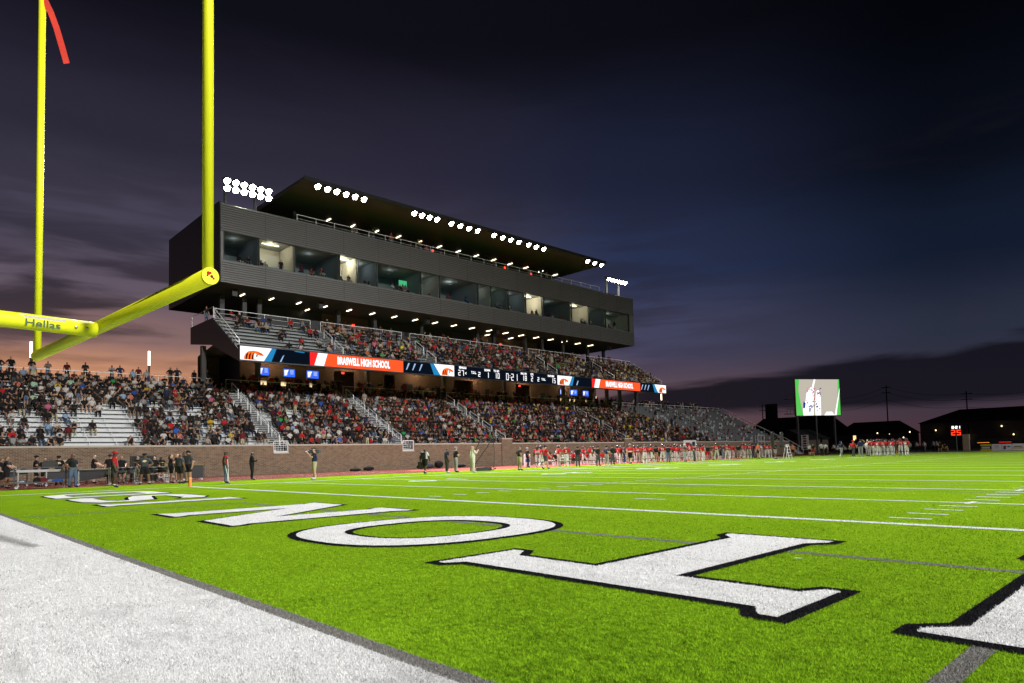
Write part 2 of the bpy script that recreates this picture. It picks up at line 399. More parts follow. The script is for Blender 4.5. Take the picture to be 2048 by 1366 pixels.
ringed('letter_d', dshape(0, 0), dshape(.115, 0), dshape(.74, 0), dshape(.85, 0))
sp = [(7.15, 3.6), (7.5, 3.22), (8.4, 3.2), (9.6, 3.22), (10.35, 3.45), (10.5, 3.95), (10.2, 4.4), (9.2, 4.62), (8.3, 4.82), (7.55, 5.1), (7.5, 5.6), (7.9, 6.05), (8.9, 6.1), (10.0, 6.08), (10.7, 5.75)]
def stroke(pts, w):
    L_, R_ = [], []
    P = [Vector(p) for p in pts]
    for i, p in enumerate(P):
        t = (P[min(i + 1, len(P) - 1)] - P[max(i - 1, 0)]).normalized(); n = Vector((-t.y, t.x)); L_.append(tuple(p + n * w / 2)); R_.append(tuple(p - n * w / 2))
    return L_ + R_[::-1]
def stroke_sheet(name, pts, w, z, m, parent):
    o = stroke(pts, w); n = len(pts); me = bpy.data.meshes.new(name)
    me.from_pydata([(p[0], p[1], z) for p in o], [], [(k, k + 1, 2 * n - 2 - k, 2 * n - 1 - k) for k in range(n - 1)]); me.materials.append(m); me.update(); return link(name, me, parent)
p_ = stroke_sheet('letter_s', [(7.05, 3.72)] + sp[1:-1] + [(10.82, 5.65)], .92, Z2, T_BLACK, turf); stroke_sheet('letter_face', sp, .70, Z3, T_WHITE, p_)

# --- blades of the artificial turf close to the camera (real geometry, thinning out with distance)
def inpoly(px, py, poly):
    c = np.zeros(px.shape, bool); n = len(poly)
    for i in range(n):
        x0, y0 = poly[i]; x1, y1 = poly[(i + 1) % n]
        if y0 == y1: continue
        c ^= ((y0 > py) != (y1 > py)) & (px < (x1 - x0) * (py - y0) / (y1 - y0) + x0)
    return c
def grass(N=1050000, seed=4):
    g = np.random.default_rng(seed)
    r = 1 / g.uniform(1 / 26.0, 1 / 2.5, N); r = np.where((r > 12) & (g.random(N) < (r - 12) / 14), 1 / g.uniform(1 / 12.0, 1 / 2.5, N), r); th = g.uniform(R(-94), R(0), N)
    k_ = g.random(N) < .30; r[k_] = 1 / g.uniform(1 / 15.0, 1 / 1.0, k_.sum()); th[k_] = R(-47) + g.normal(0, 1, k_.sum()) * R(75)
    px = 34.095 + r * np.sin(th); py = -1.747 + r * np.cos(th)
    col = np.empty((N, 3)); lo = np.array((.030, .095, .002)); hi = np.array((.300, .520, .018))
    def vn(x, y, s, o):   # cheap value noise
        xs, ys = x * s + o, y * s + o * 1.7; xi, yi = np.floor(xs).astype(int), np.floor(ys).astype(int); fx, fy = xs - xi, ys - yi; fx = fx * fx * (3 - 2 * fx); fy = fy * fy * (3 - 2 * fy)
        T = np.random.default_rng(int(o * 10)).random((64, 64))
        h = lambda a, b: T[a % 64, b % 64]
        return (h(xi, yi) * (1 - fx) + h(xi + 1, yi) * fx) * (1 - fy) + (h(xi, yi + 1) * (1 - fx) + h(xi + 1, yi + 1) * fx) * fy
    patch = 0.5 * vn(px, py, 1.1, 3.1) + 0.3 * vn(px, py, 3.3, 5.3) + 0.2 * vn(px, py, 9.0, 7.7)
    fine = .5 * vn(px * 1.3, py * 2.6, 14.0, 6.1) + .5 * vn(px * 1.2, py * 2.2, 34.0, 8.3)
    t = np.clip(g.random(N) ** .8 * 0.55 + patch * 0.55 + (fine - .5) * 1.3 + .08, 0, 1)[:, None]
    col[:] = lo + (hi - lo) * t
    jx, jy = px + g.normal(0, .006, N), py + g.normal(0, .006, N)
    white = (jy > -1.25) & (jy < .41)
    grey = ((jy >= .41) & (jy < .53)) | ((jx > 33.04) & (jx < 33.16) & (jy > .53) & (jy < 5.6)) | ((jy > 5.56) & (jy < 5.68) & (jx < 33.16) & (jx > 15.2)) | ((jx > 15.22) & (jx < 15.34) & (jy > .53) & (jy < 5.6))
    blk = np.zeros(N, bool)
    for pl, ho in BLACKS:
        a = inpoly(jx, jy, pl)
        if ho: a &= ~inpoly(jx, jy, ho)
        blk |= a
    wl = np.zeros(N, bool)
    for pl, ho in WHITES:
        a = inpoly(jx, jy, pl)
        if ho: a &= ~inpoly(jx, jy, ho)
        wl |= a
    grey &= ~blk; blk &= ~wl; white |= wl | ((jy > GL - .1) & (jy < GL + .1))
    sm_ = np.clip((0.6 * vn(px * 1.0, py * 2.4, 1.6, 9.1) + .4 * vn(px, py * 2, 5.2, 2.2) - .56) * 1.3, 0, .28)
    wv = (.74 + g.normal(0, .08, N)) * (1 - sm_); dk = g.random(N) < (.03 + 1.1 * np.clip(.55 * vn(px, py * 2.2, 3.7, 1.3) + .45 * fine - .56, 0, .5)); wv[dk] *= .38
    wv[wl] = np.clip(wv[wl] * 1.08, 0, .88); col[white] = wv[white, None] * np.array((1, 1, 1.01)); gv = np.clip(.24 + g.normal(0, .06, N), .08, .5); col[grey] = gv[grey, None] * np.array((1, .97, .93))
    bv = np.clip(.016 + g.normal(0, .006, N), .004, .05); col[blk] = bv[blk, None] * np.array((1, 1, 1.25))
    hgt = (.006 + .011 * g.random(N)); w = np.maximum(.0011, .00045 * r)
    an = g.uniform(0, 2 * np.pi, N); lean = g.uniform(.001, .011, N); la = g.normal(0, 1.0, N) + 2.2 * vn(px, py, 2.2, 4.4)
    zb = np.full(N, .001); zb[white | grey] = .003; zb[blk] = .007; zb[wl] = .011
    V = np.empty((N, 3, 3))
    V[:, 0] = np.stack([px - w * np.cos(an), py - w * np.sin(an), zb], 1)
    V[:, 1] = np.stack([px + w * np.cos(an), py + w * np.sin(an), zb], 1)
    V[:, 2] = np.stack([px + lean * np.cos(la * 2), py + lean * np.sin(la * 2), hgt + zb], 1)
    me = bpy.data.meshes.new('grass'); me.vertices.add(3 * N); me.loops.add(3 * N); me.polygons.add(N)
    me.vertices.foreach_set('co', V.reshape(-1)); me.loops.foreach_set('vertex_index', np.arange(3 * N, dtype=np.int32))
    me.polygons.foreach_set('loop_start', np.arange(0, 3 * N, 3, dtype=np.int32))
    at = me.attributes.new('tint', 'FLOAT_COLOR', 'FACE'); at.data.foreach_set('color', np.concatenate([col, np.ones((N, 1))], 1).astype(np.float32).reshape(-1))
    me.update(); me.materials.append(attr_mat('turf_blade', 0.9, 0.08))
    o = stuff(link('grass', me)); o['label'] = 'bright green artificial turf blades with painted end zone lettering'; o['category'] = 'grass'
grass()

# ------------------------------------------------------------------ brick and cladding
def brick_mat(name, c1, c2, mortar, axis='YZ', var=1.0):
    m = bpy.data.materials.new(name); m.use_nodes = True; nt = m.node_tree; N = nt.nodes; L = nt.links; b = N['Principled BSDF']; b.inputs['Roughness'].default_value = 0.85
    tc = N.new('ShaderNodeTexCoord'); sp = N.new('ShaderNodeSeparateXYZ'); L.new(tc.outputs['Object'], sp.inputs[0]); cb = N.new('ShaderNodeCombineXYZ')
    L.new(sp.outputs[1 if axis == 'YZ' else 0], cb.inputs[0]); L.new(sp.outputs[2], cb.inputs[1])
    br = N.new('ShaderNodeTexBrick'); br.inputs['Scale'].default_value = 1.0; br.inputs['Brick Width'].default_value = .30; br.inputs['Row Height'].default_value = .10; br.inputs['Mortar Size'].default_value = .011
    br.inputs['Color1'].default_value = (*c1, 1); br.inputs['Color2'].default_value = (*c2, 1); br.inputs['Mortar'].default_value = (*mortar, 1); br.inputs['Bias'].default_value = -0.1
    L.new(cb.outputs[0], br.inputs['Vector'])
    no = N.new('ShaderNodeTexNoise'); no.inputs['Scale'].default_value = 0.7; no.inputs['Detail'].default_value = 6; L.new(tc.outputs['Object'], no.inputs['Vector'])
    mx = N.new('ShaderNodeMix'); mx.data_type = 'RGBA'; mx.blend_type = 'MULTIPLY'; mx.inputs[0].default_value = .45
    cr_ = N.new('ShaderNodeValToRGB'); cr_.color_ramp.elements[0].color = (.55, .55, .55, 1); cr_.color_ramp.elements[1].color = (1, 1, 1, 1); L.new(no.outputs['Fac'], cr_.inputs[0])
    L.new(br.outputs['Color'], mx.inputs[6]); L.new(cr_.outputs[0], mx.inputs[7]); L.new(mx.outputs[2], b.inputs['Base Color'])
    bp = N.new('ShaderNodeBump'); bp.inputs['Strength'].default_value = .5; bp.inputs['Distance'].default_value = .01; bp.invert = True; L.new(br.outputs['Fac'], bp.inputs['Height']); L.new(bp.outputs[0], b.inputs['Normal'])
    return m
BRICK = brick_mat('wall_brick', (.225, .145, .09), (.10, .058, .038), (.36, .29, .21))
BRICK2 = brick_mat('concourse_brick', (.20, .105, .07), (.14, .07, .05), (.22, .17, .13))
BRICK2X = brick_mat('concourse_brick_side', (.12, .07, .05), (.08, .045, .035), (.12, .10, .08), 'XZ')

W = -22.4
wall = thing('brick_wall', 'long low brick wall with stone coping along the running track', 'wall')
def wall_seg(y0, y1, top=2.42):
    MB().box((W, y0, -.02), (W - .35, y1, top)).build('wall_panel', BRICK, wall)
    MB().box((W + .05, y0, top), (W - .42, y1, top + .13)).build('coping', COPING, wall)
for y0, y1 in ((-12, 23.0), (24.35, 36.2), (37.6, 49.5), (51.1, 72.1), (73.8, 108.4), (111.0, 122.6)): wall_seg(y0, y1)
for y0, y1 in ((23.0, 24.35), (36.2, 37.6)):
    MB().box((W, y0, -.02), (W - .35, y1, 1.74)).build('wall_panel', BRICK, wall); MB().box((W + .05, y0, 1.74), (W - .42, y1, 1.84)).build('coping', COPING, wall)
for y0, y1 in ((49.5, 51.1), (72.1, 73.8)):
    MB().box((W + .12, y0, -.02), (W - .42, y1, 2.95)).build('pier', BRICK, wall); MB().box((W + .17, y0 - .04, 2.95), (W - .48, y1 + .04, 3.08)).build('coping', COPING, wall)
# small white gates in the two notches, and the tall gate with steps near the far end
MESHP = mat('gate_panel', (.60, .60, .60), .5)
for k, (y0, y1) in enumerate(((23.0, 24.35), (36.2, 37.6))):
    g = thing('gate', ['white rail gate in the wall notch nearest the band', 'white rail gate in the second wall notch behind the backpack man'][k], 'gate', group='gates in the brick wall')
    fr = MB()
    for yy in (y0 + .04, y1 - .04): fr.box((W - .12, yy - .04, 1.85), (W - .06, yy + .04, 2.86))
    fr.box((W - .12, y0, 2.80), (W - .06, y1, 2.88)); fr.build('gate_frame', WHITE, g)
    MB().box((W - .11, y0, 1.85), (W - .07, y1, 1.95)).build('bottom_rail', WHITE, g)
    for j in range(5):
        yy = y0 + .2 + j * (y1 - y0 - .4) / 4; MB().box((W - .10, yy - .012, 1.95), (W - .08, yy + .012, 2.8)).build('picket', WHITE, g)
g = thing('stair_gate', 'tall white stair gate and landing in the far brick wall', 'gate')
fr = MB()
for yy in (108.5, 109.7, 110.9):
    for xx in (W + .9, W - .1): fr.box((xx - .04, yy - .04, 0), (xx + .04, yy + .04, 3.6))
for zz in (1.75, 2.5, 3.55): fr.box((W + .86, 108.5, zz - .04), (W + .94, 110.9, zz + .04))
fr.build('frame', WHITE, g); MB().box((W + .9, 108.5, 1.6), (W - .3, 110.9, 1.7)).build('landing', CONC, g)
for j in range(4): MB().box((W + .9 + j * .1, 108.6, 1.2 - j * .35), (W + 1.2 + j * .1, 110.8, 1.26 - j * .35)).build('step', CONC, g)
# wall banner
b = thing('wall_banner', 'white banner with red and navy emblem hanging on the brick wall', 'banner')
MB().box((W + .06, 86.6, .7), (W + .085, 90.2, 2.75)).build('cloth', WHITE, b)
for (y0, y1, z0, z1, k) in ((87.2, 88.4, 1.9, 2.4, 'red'), (87.0, 88.6, 1.3, 1.55, 'red'), (89.0, 89.8, 1.8, 2.5, 'navy'), (88.8, 89.9, 1.1, 1.35, 'navy')):
    MB().box((W + .085, y0, z0), (W + .09, y1, z1)).build('emblem', cloth(k), b)

# ------------------------------------------------------------------ lower bowl
NR = 16; RP = 0.79; RZ = 0.408; X0 = -23.2; ZB = 2.1
def rowx(k): return X0 - RP * k
def rowz(k): return ZB + RZ * k
AIS = [(23.55, 24.95), (36.5, 37.8), (51.0, 52.2), (74.0, 75.2), (101.8, 103.1)]
SECT = [(-12, 23.55), (24.95, 36.5), (37.8, 51.0), (52.2, 74.0), (75.2, 101.8), (103.1, 121.9)]
CHAIR = mat('chairback_grey', (.13, .135, .145), .55, .2, 3)
SLAB = mat('deck_aluminium', (.62, .63, .65), .5, .10, 1.5)
SLAB_D = mat('deck_grey', (.20, .205, .215), .6, .12, 1.5)
SLABEL = ['open white bleacher section left of the first stairs', 'crowded bleacher section between the first and second stairs', 'crowded bleacher section between the second and third stairs', 'long crowded bleacher section below the score panel', 'bleacher section with crowd thinning out toward empty grey seats', 'empty grey chairback section at the far end of the stand']
for si, (y0, y1) in enumerate(SECT):
    s = thing('bleacher_section', SLABEL[si], 'bleachers', group='lower bleacher sections')
    L_ = y1 - y0; white = si < 3
    me = MB().box((0, 0, -.9), (-RP, L_, 0)).mesh('tread', SLAB if white else SLAB_D)
    bm = MB().box((-.42, .05, .39), (-.70, L_ - .05, .435)); bm.box((-.75, .05, .60), (-.78, L_ - .05, .60)) if False else None
    for j in range(int(L_ / 1.8) + 1):
        yy = min(.15 + j * 1.8, L_ - .12); bm.box((-.53, yy - .02, 0), (-.59, yy + .02, .39))
    bme = bm.mesh('bench', ALU if white else mat('bench_grey', (.22, .225, .235), .5))
    for k in range(NR):
        t = link('tread', me, s, (rowx(k), y0, rowz(k))); link('bench', bme, s, (rowx(k), y0, rowz(k)))
    if si >= 4:
        cm = MB(); rnd = random.Random(si); rm = []
        for k in range(NR):
            yy = y0 + .3
            while yy < y1 - .3:
                mi = 1 if rnd.random() < .10 else (2 if rnd.random() < .12 else 0)
                cm.box((rowx(k) - .70, yy, rowz(k) + .44), (rowx(k) - .74, yy + .46, rowz(k) + .80), mi); yy += .55
        stuff(cm.build('chairbacks', [CHAIR, cloth('maroon'), mat('chairback_light', (.42, .42, .43), .5)], s))
stepm = MB().box((0, 0, -.5), (-RP / 2, 1.0, 0)).mesh('step', SLAB)
def handrail(parent, y, xa, za, xb, zb, h=0.92, name='handrail'):
    m = MB()
    for (p, q_) in ((0.0, 1.0),):
        m.tube([(xa, y, za), (xa, y, za + h), (xb, y, zb + h), (xb, y, zb)], .044, 6)
        m.tube([(xa, y, za + h * .55), (xb, y, zb + h * .55)], .02, 6)
    return m.build(name, STEEL, parent)
for ai, (y0, y1) in enumerate(AIS):
    s = thing('stair_aisle', ['first', 'second', 'third', 'fourth', 'fifth'][ai] + ' stair aisle up the lower bleachers, counted from the band', 'stairs', group='stairs in the lower bleachers')
    me = MB().box((0, 0, -.6), (-RP / 2, y1 - y0, -.004)).box((.004, .01, -.2), (-.02, y1 - y0 - .01, -.05), 1).mesh('step', [SLAB if ai < 3 else SLAB_D, DARK])
    for k in range(NR * 2):
        link('step', me, s, (X0 - RP / 2 * k, y0, ZB + RZ / 2 * k))
    for j in range(5):
        k0 = 1 + j * 3; handrail(s, (y0 + y1) / 2, rowx(k0), rowz(k0), rowx(k0 + 2.1), rowz(k0 + 2.1))
# back walkway of the bowl and its rails
ZC = rowz(NR)       # 8.63
XC = rowx(NR)       # -36.04
cw = thing('rear_walkway', 'raised concrete walkway behind the lower bleachers', 'walkway')
MB().box((XC, -12, ZC - .5), (XC - 12.5, 121.9, ZC)).build('walkway_slab', CONC, cw)
MB().box((XC - 12.5, -12, -.05), (XC - 12.8, 121.9, ZC + .02)).build('rear_wall', DARK, cw)
def rail_run(parent, x, y0, y1, z, h=.95, step=2.4, name='guard_rail', mids=(0.55,), m_=None):
    m = MB(); m.tube([(x, y0, z + h), (x, y1, z + h)], .03, 6)
    for f in mids: m.tube([(x, y0, z + h * f), (x, y1, z + h * f)], .014, 5)
    n = max(1, round((y1 - y0) / step))
    for j in range(n + 1): yy = y0 + (y1 - y0) * j / n; m.tube([(x, yy, z), (x, yy, z + h)], .026, 6)
    return m.build(name, m_ or STEEL, parent)
gr = thing('guard_rail', 'long aluminium guard rail along the back of the lower bleachers', 'railing')
for y0, y1 in ((-12, 22.6), (24.0, 35.6), (37.3, 40.0), (40.4, 44.8), (46.6, 50.6), (52.4, 73.6), (75.6, 101.4), (103.4, 121.6)):
    rail_run(gr, XC - .25, y0, y1, ZC, name='rail_run')
rail_run(gr, XC - 12.3, -12, 20.5, ZC, name='rail_run'); 
er = thing('end_rail', 'sloping aluminium handrail down the far end of the stand', 'railing')
m = MB(); za, zb = ZB, ZC
m.tube([(X0, 121.95, za + 1.0), (XC, 121.95, zb + 1.0)], .055, 6); m.tube([(X0, 121.95, za + .85), (XC, 121.95, zb + .85)], .02, 6)
m.build('top_rail', STEEL, er)
for j in range(8):
    t = j / 7; MB().tube([(X0 + (XC - X0) * t, 121.95, za + (zb - za) * t - .3), (X0 + (XC - X0) * t, 121.95, za + (zb - za) * t + 1.0)], .026, 6).build('post', STEEL, er)
MB().prism([(X0 + .3, 0), (X0 + .3, ZB - .1), (XC, ZC - .1), (XC - 12, ZC - .1), (XC - 12, 0)], 'y', 121.95, 122.3).build('end_wall', BRICK2X, er)

# ------------------------------------------------------------------ concourse building under the deck
YA, YB = 21.5, 88.0
cb_ = thing('concourse_building', 'brick concession building under the upper seating deck', 'building')
BX = -40.0
def bwall(y0, y1, z0=ZC, z1=13.2): MB().box((BX, y0, z0), (BX - .4, y1, z1)).build('wall_panel', BRICK2, cb_)
segs = ((27.0, 28.2), (37.9, 38.3), (41.2, 45.4), (47.0, 56.8), (60.2, 68.6), (72.0, 77.6), (86.6, 87.6))
for y0, y1 in segs: bwall(y0, y1)
for y0, y1 in ((28.2, 37.9), (77.6, 86.6)): bwall(y0, y1, 10.3); bwall(y0, y1, ZC, ZC + 1.0)
for y0, y1 in ((38.3, 41.2), (45.4, 47.0), (56.8, 60.2), (68.6, 72.0)): bwall(y0, y1, 11.9)
MB().box((BX, 26.9, ZC), (BX - 6, 27.0, 13.2)).build('side_wall', DARK, cb_)
MB().box((BX - 6, 24.6, ZC), (BX - 6.3, 88, 13.2)).build('rear_wall', BRICK2, cb_)
MB().box((BX, 87.6, ZC), (BX - 6, 87.7, 13.2)).build('side_wall', DARK, cb_)
WARM = emis('concession_light', (1.0, .72, .38), 1.3)
for y0 in (29.4, 32.4, 35.4, 79.3, 82.0, 84.9):
    MB().box((BX - .5, y0 - .55, 9.75), (BX - .55, y0 + .75, 10.2)).build('serving_window', WARM, cb_)
for yy in (39.2, 40.4, 58.0, 69.5, 70.6, 71.4):
    MB().box((BX - 1.6, yy - .5, 12.2), (BX - 1.75, yy + .5, 12.26)).build('strip_light', STRIP, cb_)
def lamp_or_fill(loc, e, col=(1.0, .72, .42), r=.15):  # point light, for suite lamps and for added fill indoors
    l = bpy.data.lights.new('lamp_or_fill_light', 'POINT'); l.energy = e; l.color = col; l.shadow_soft_size = r; o = bpy.data.objects.new('lamp_or_fill_light', l); COL.objects.link(o); o.location = loc
CLAMP = emis('added_ceiling_glow', (1, .85, .6), 4.0)
for yy in (30, 40, 50, 60, 70, 80):
    MB().box((-38.4, yy - .6, 12.75), (-38.6, yy + .6, 12.83)).build('added_ceiling_lamp', CLAMP, cb_); lamp_or_fill((-38.5, yy, 12.5), 130)  # lamps and point lights added to brighten the concourse
EXIT = emis('exit_red', (1, .05, .03), 2.5)
for yy in (40.0, 70.4): MB().box((BX - .9, yy - .18, 11.7), (BX - .95, yy + .18, 11.95)).build('exit_sign', EXIT, cb_)
for yy in (29, 33, 37, 43, 50, 55, 64, 76): MB().tube([(BX + .05, yy, 12.1), (BX + .5, yy, 12.3)], .07, 8).build('wall_lamp', DARK, cb_)
DOOR = mat('door_dark', (.02, .025, .035), .5)
for y0 in (48.6, 53.2, 62.5, 66.0, 74.0): MB().box((BX + .02, y0, ZC), (BX + .06, y0 + 1.1, ZC + 2.2)).build('door', DOOR, cb_)
TVB = emis('tv_blue', (.03, .13, .85), 1.3); TVW = emis('tv_white', (.8, .85, 1), 1.4); TVR = emis('tv_red', (.9, .3, .1), 1.2)
for k, (y0, y1) in enumerate(((28.95, 30.15), (31.85, 33.25), (34.7, 36.2), (78.5, 79.6), (81.0, 82.7), (84.1, 85.6))):
    t = thing('television', ORD[k % 3] + ' blue menu screen over the concession counter ' + ('near the first stairs' if k < 3 else 'at the far end of the deck'), 'television', (BX + .12, (y0 + y1) / 2, 11.22), group='menu screens')
    w = (y1 - y0) / 2
    MB().box((-.06, -w - .04, -.5), (0, w + .04, .5)).build('case', BLACK, t)
    MB().box((0, -w, -.46), (.012, w, .46)).build('screen', TVB, t)
    MB().prism([(-w * .85, .3), (-w * .1, .35), (-w * .5, -.3), (-w * .8, -.35)], 'x', .012, .018).build('logo', TVW, t)
    MB().prism([(-w * .5, -.05), (-w * .25, -.1), (-w * .4, -.32)], 'x', .018, .022).build('logo', TVR, t)
    for j in range(4): MB().box((.012, w * .15, .28 - j * .13), (.016, w * .75, .31 - j * .13)).build('menu_line', TVW, t)

# ------------------------------------------------------------------ upper deck
ud = thing('upper_deck', 'dark upper seating deck carried on columns above the concourse', 'seating deck')
UX, UZ, UN, UP, UR = -26.5, 11.25, 8, .765, .475
prof = [(-26.45, 10.2), (-26.45, UZ), (-32.6, 14.9), (-32.6, 15.1), (-39.0, 15.1), (-39.0, 13.35), (-33, 12.5)]
MB().prism(prof, 'y', YA, YA + .15).build('end_wall', DARK, ud)
MB().prism(prof, 'y', YB - .15, YB).build('end_wall', DARK, ud)
DK = mat('deck_underside', (.10, .095, .09), .8, .2, 1)
MB().add([(-26.45, YA + .15, 10.2), (-26.45, YB - .15, 10.2), (-33, YB - .15, 12.5), (-33, YA + .15, 12.5), (-46, YA + 3, 13.2), (-46, YB - .15, 13.2)], [(0, 1, 2, 3), (3, 2, 5, 4)]).build('underside', DK, ud)
for j in range(26):
    yy = YA + .4 + j * (YB - YA - .8) / 25; MB().prism([(-26.5, 10.15), (-26.5, 10.5), (-33, 12.75), (-33, 12.3)], 'y', yy, yy + .12).build('rib', DARK, ud)
MB().box((-32.6, YA + .15, 14.8), (-39.0, YB - .15, 15.08)).build('upper_walkway', CONC, ud)
UAIS = [(31.6, 32.8), (43.2, 44.4), (63.2, 64.4), (75.4, 76.6)]
US = [(YA + .15, 31.6), (32.8, 43.2), (44.4, 63.2), (64.4, 75.4), (76.6, YB - .15)]
for y0, y1 in US:
    L_ = y1 - y0
    me = MB().box((0, 0, -.5), (-UP, L_, 0)).mesh('tread', SLAB_D); bm = MB().box((-.36, .04, .40), (-.66, L_ - .04, .445)); bm.box((-.46, .1, 0), (-.52, .14, .4)); bm.box((-.46, L_ - .14, 0), (-.52, L_ - .1, .4))
    bme = bm.mesh('bench', mat('upper_bench', (.36, .37, .39), .5))
    for k in range(UN):
        link('tread', me, ud, (UX - UP * k, y0, UZ + UR * k)); link('bench', bme, ud, (UX - UP * k, y0, UZ + UR * k))
for y0, y1 in UAIS:
    me = MB().box((0, 0, -.5), (-UP / 2, y1 - y0, -.004)).box((.004, .01, -.22), (-.02, y1 - y0 - .01, -.05), 1).mesh('step', [SLAB_D, DARK])
    for k in range(UN * 2): link('step', me, ud, (UX - UP / 2 * k, y0, UZ + UR / 2 * k))
    for k0 in (0.4, 3.4): handrail(ud, (y0 + y1) / 2, UX - UP * k0, UZ + UR * k0, UX - UP * (k0 + 2.2), UZ + UR * (k0 + 2.2))
for y0, y1 in US: rail_run(ud, -32.7, y0, y1, 15.1, name='guard_rail')
handrail(ud, YA + .2, UX - .1, UZ, UX - UP * UN, UZ + UR * UN, name='end_rail'); handrail(ud, YB - .2, UX - .1, UZ, UX - UP * UN, UZ + UR * UN, name='end_rail')
m = MB(); m.tube([(-32.7, YA + .1, 15.1), (-32.7, YA + .1, 16.2), (-38.8, YA + .1, 16.2), (-38.8, YA + .1, 15.1)], .028, 6); m.build('end_rail', STEEL, ud)
for yy in (23.7, 26.0, 27.6, 36.9, 41.8, 48.7, 58.1, 61.2, 67.4, 70.9, 75.6, 81.5, 85.6): MB().box((-36.2, yy - .22, 15.08), (-36.6, yy + .22, 18.5)).build('column', DARK, ud)
COLM = mat('column_grey', (.07, .07, .072), .6)
for xx, yy in ((-36, 21.75), (-33.4, 82.4), (-33.4, 85.7), (-31.6, 87.7), (-37.5, 27.9), (-37.5, 41.4), (-37.5, 53), (-37.5, 64), (-37.5, 76.6)):
    MB().box((xx - .22, yy - .22, ZC), (xx + .22, yy + .22, 12.8)).build('column', COLM, ud)
UW = mat('upper_back_wall', (.05, .045, .045), .8, .3, .5)
for y0, y1, mm in ((28.4, 36.2, DARK), (36.2, 42.5, BRICK2), (42.5, 60.0, UW), (60.0, 72.5, BRICK2)):
    MB().box((-39.0, y0, 15.1), (-39.3, y1, 18.5)).build('back_wall', mm, ud)
for yy in (38.6, 63.0, 67.0): MB().box((-38.95, yy, 15.1), (-38.98, yy + 1.3, 17.3)).build('door', DOOR, ud)
for yy in (40.2, 64.6): MB().box((-38.9, yy, 17.4), (-38.96, yy + .35, 17.65)).build('exit_sign', EXIT, ud)

# ------------------------------------------------------------------ ribbon display
RXX = -26.0; RZ0, RZ1 = 10.25, 11.48; RH = RZ1 - RZ0
rib = thing('ribbon_display', 'long lit display ribbon across the front of the upper deck', 'display')
MB().box((RXX - .3, YA, RZ0 - .12), (RXX, YB, RZ1 + .12)).build('case', BLACK, rib)
E_RED = emis('led_red', (1.0, .09, .02), 1.25); E_RED2 = emis('led_deep_red', (.95, .02, .02), 1.2); E_NAVY = emis('led_navy', (.003, .006, .013), 1.0); E_BLUE = emis('led_blue', (.02, .25, .55), 1.0); E_LB = emis('led_pale_blue', (.35, .5, .75), 1.1)
E_OR = emis('led_orange', (1.0, .16, .02), 1.2); E_BK = emis('led_black', (.004, .004, .006), 1)
def quad(name, pts, m, d):   # pts as (y, fraction of height); d = layer
    mb = MB().prism([(p[0], RZ0 + RH * p[1]) for p in pts], 'x', RXX + .004 * d, RXX + .004 * d + .004); return mb.build(name, m, rib)
def tiger(y0, sc, d=3):   # stylised striped head in profile
    h = RH
    def q2(pts, m, l): MB().prism([(y0 + p[0] * sc, RZ0 + h * p[1]) for p in pts], 'x', RXX + .004 * l, RXX + .004 * l + .003).build('emblem', m, rib)
    q2([(0, .04), (.0, .25), (.12, .48), (.35, .66), (.7, .72), (1.05, .68), (1.35, .55), (1.5, .38), (1.2, .36), (1.05, .2), (.95, .04)], E_OR, d)
    for a in (.1, .32, .55): q2([(a, .06), (a + .05, .4), (a + .2, .62), (a + .17, .38), (a + .1, .06)], E_BK, d + 1)
    q2([(.72, .1), (.7, .42), (.82, .55), (.95, .42), (1.2, .4), (1.42, .36), (1.3, .25), (1.05, .22), (.95, .06)], SCREENW, d + 1)
    q2([(.86, .3), (.92, .42), (1.02, .4), (.98, .28)], E_BK, d + 2); q2([(1.0, .62), (1.3, .52), (1.42, .45), (1.2, .5)], E_BK, d + 2)
def text_on(s, y, z, size, m, bold, sx, d=4, name='lettering', sp=1.0):
    me = text_mesh(s, size, name, bold, sx, space=sp); me.materials.clear(); me.materials.append(m)
    o = link(name, me, rib); o.location = (RXX + .004 * d + .012, y, z); o.rotation_euler = (R(90), 0, R(90)); return o
ZM = (RZ0 + RZ1) / 2
def banner_block(a, b):    # red school name block
    quad('red_field', [(a, 0), (b, 0), (b, 1), (a, 1)], E_RED, 1)
    quad('deep_red_field', [(a, 0), (a + .6, 0), (a + 1.0, 1), (a, 1)], E_RED2, 2)
    quad('white_slash', [(a + .45, 0), (a + 1.45, 0), (a + 1.85, 1), (a + .85, 1)], SCREENW, 3)
    text_on('BRASWELL HIGH SCHOOL', (a + b) / 2 + .6, ZM, .98, SCREENW, .055, (b - a) * .56 / 11.4, name='school_name')
def white_block(a, b, tip, left=True):
    if left:
        quad('white_field', [(a, 0), (b - tip, 0), (b, 1), (a, 1)], SCREENW, 1); tiger(a + .35, (b - a) * .42)
        quad('blue_flash', [(b - tip, 0), (b - tip + .7, 0), (b + .45, 1), (b, 1)], E_BLUE, 1)
    else:
        quad('white_field', [(a + tip, 0), (b, 0), (b, 1), (a, 1)], SCREENW, 1); tiger(b - (b - a) * .62, (b - a) * .40)
        quad('blue_flash', [(a + tip - .9, 0), (a + tip, 0), (a, 1), (a - .5, 1)], E_BLUE, 1)
quad('navy_field', [(YA + .05, 0), (YB - .05, 0), (YB - .05, 1), (YA + .05, 1)], E_NAVY, 0)
white_block(21.55, 24.45, .75); quad('light_streak', [(25.2, .05), (25.35, .05), (25.65, .6), (25.5, .5)], E_LB, 1); quad('light_streak', [(26.6, .93), (27.6, .88), (27.7, .95), (26.8, .99)], E_BLUE, 1)
banner_block(28.2, 38.85)
for yy in (39.2, 40.0, 40.9): quad('light_streak', [(yy, .25), (yy + .12, .25), (yy + .5, .85), (yy + .3, .85)], E_LB, 1)
white_block(42.9, 45.75, .9, False)
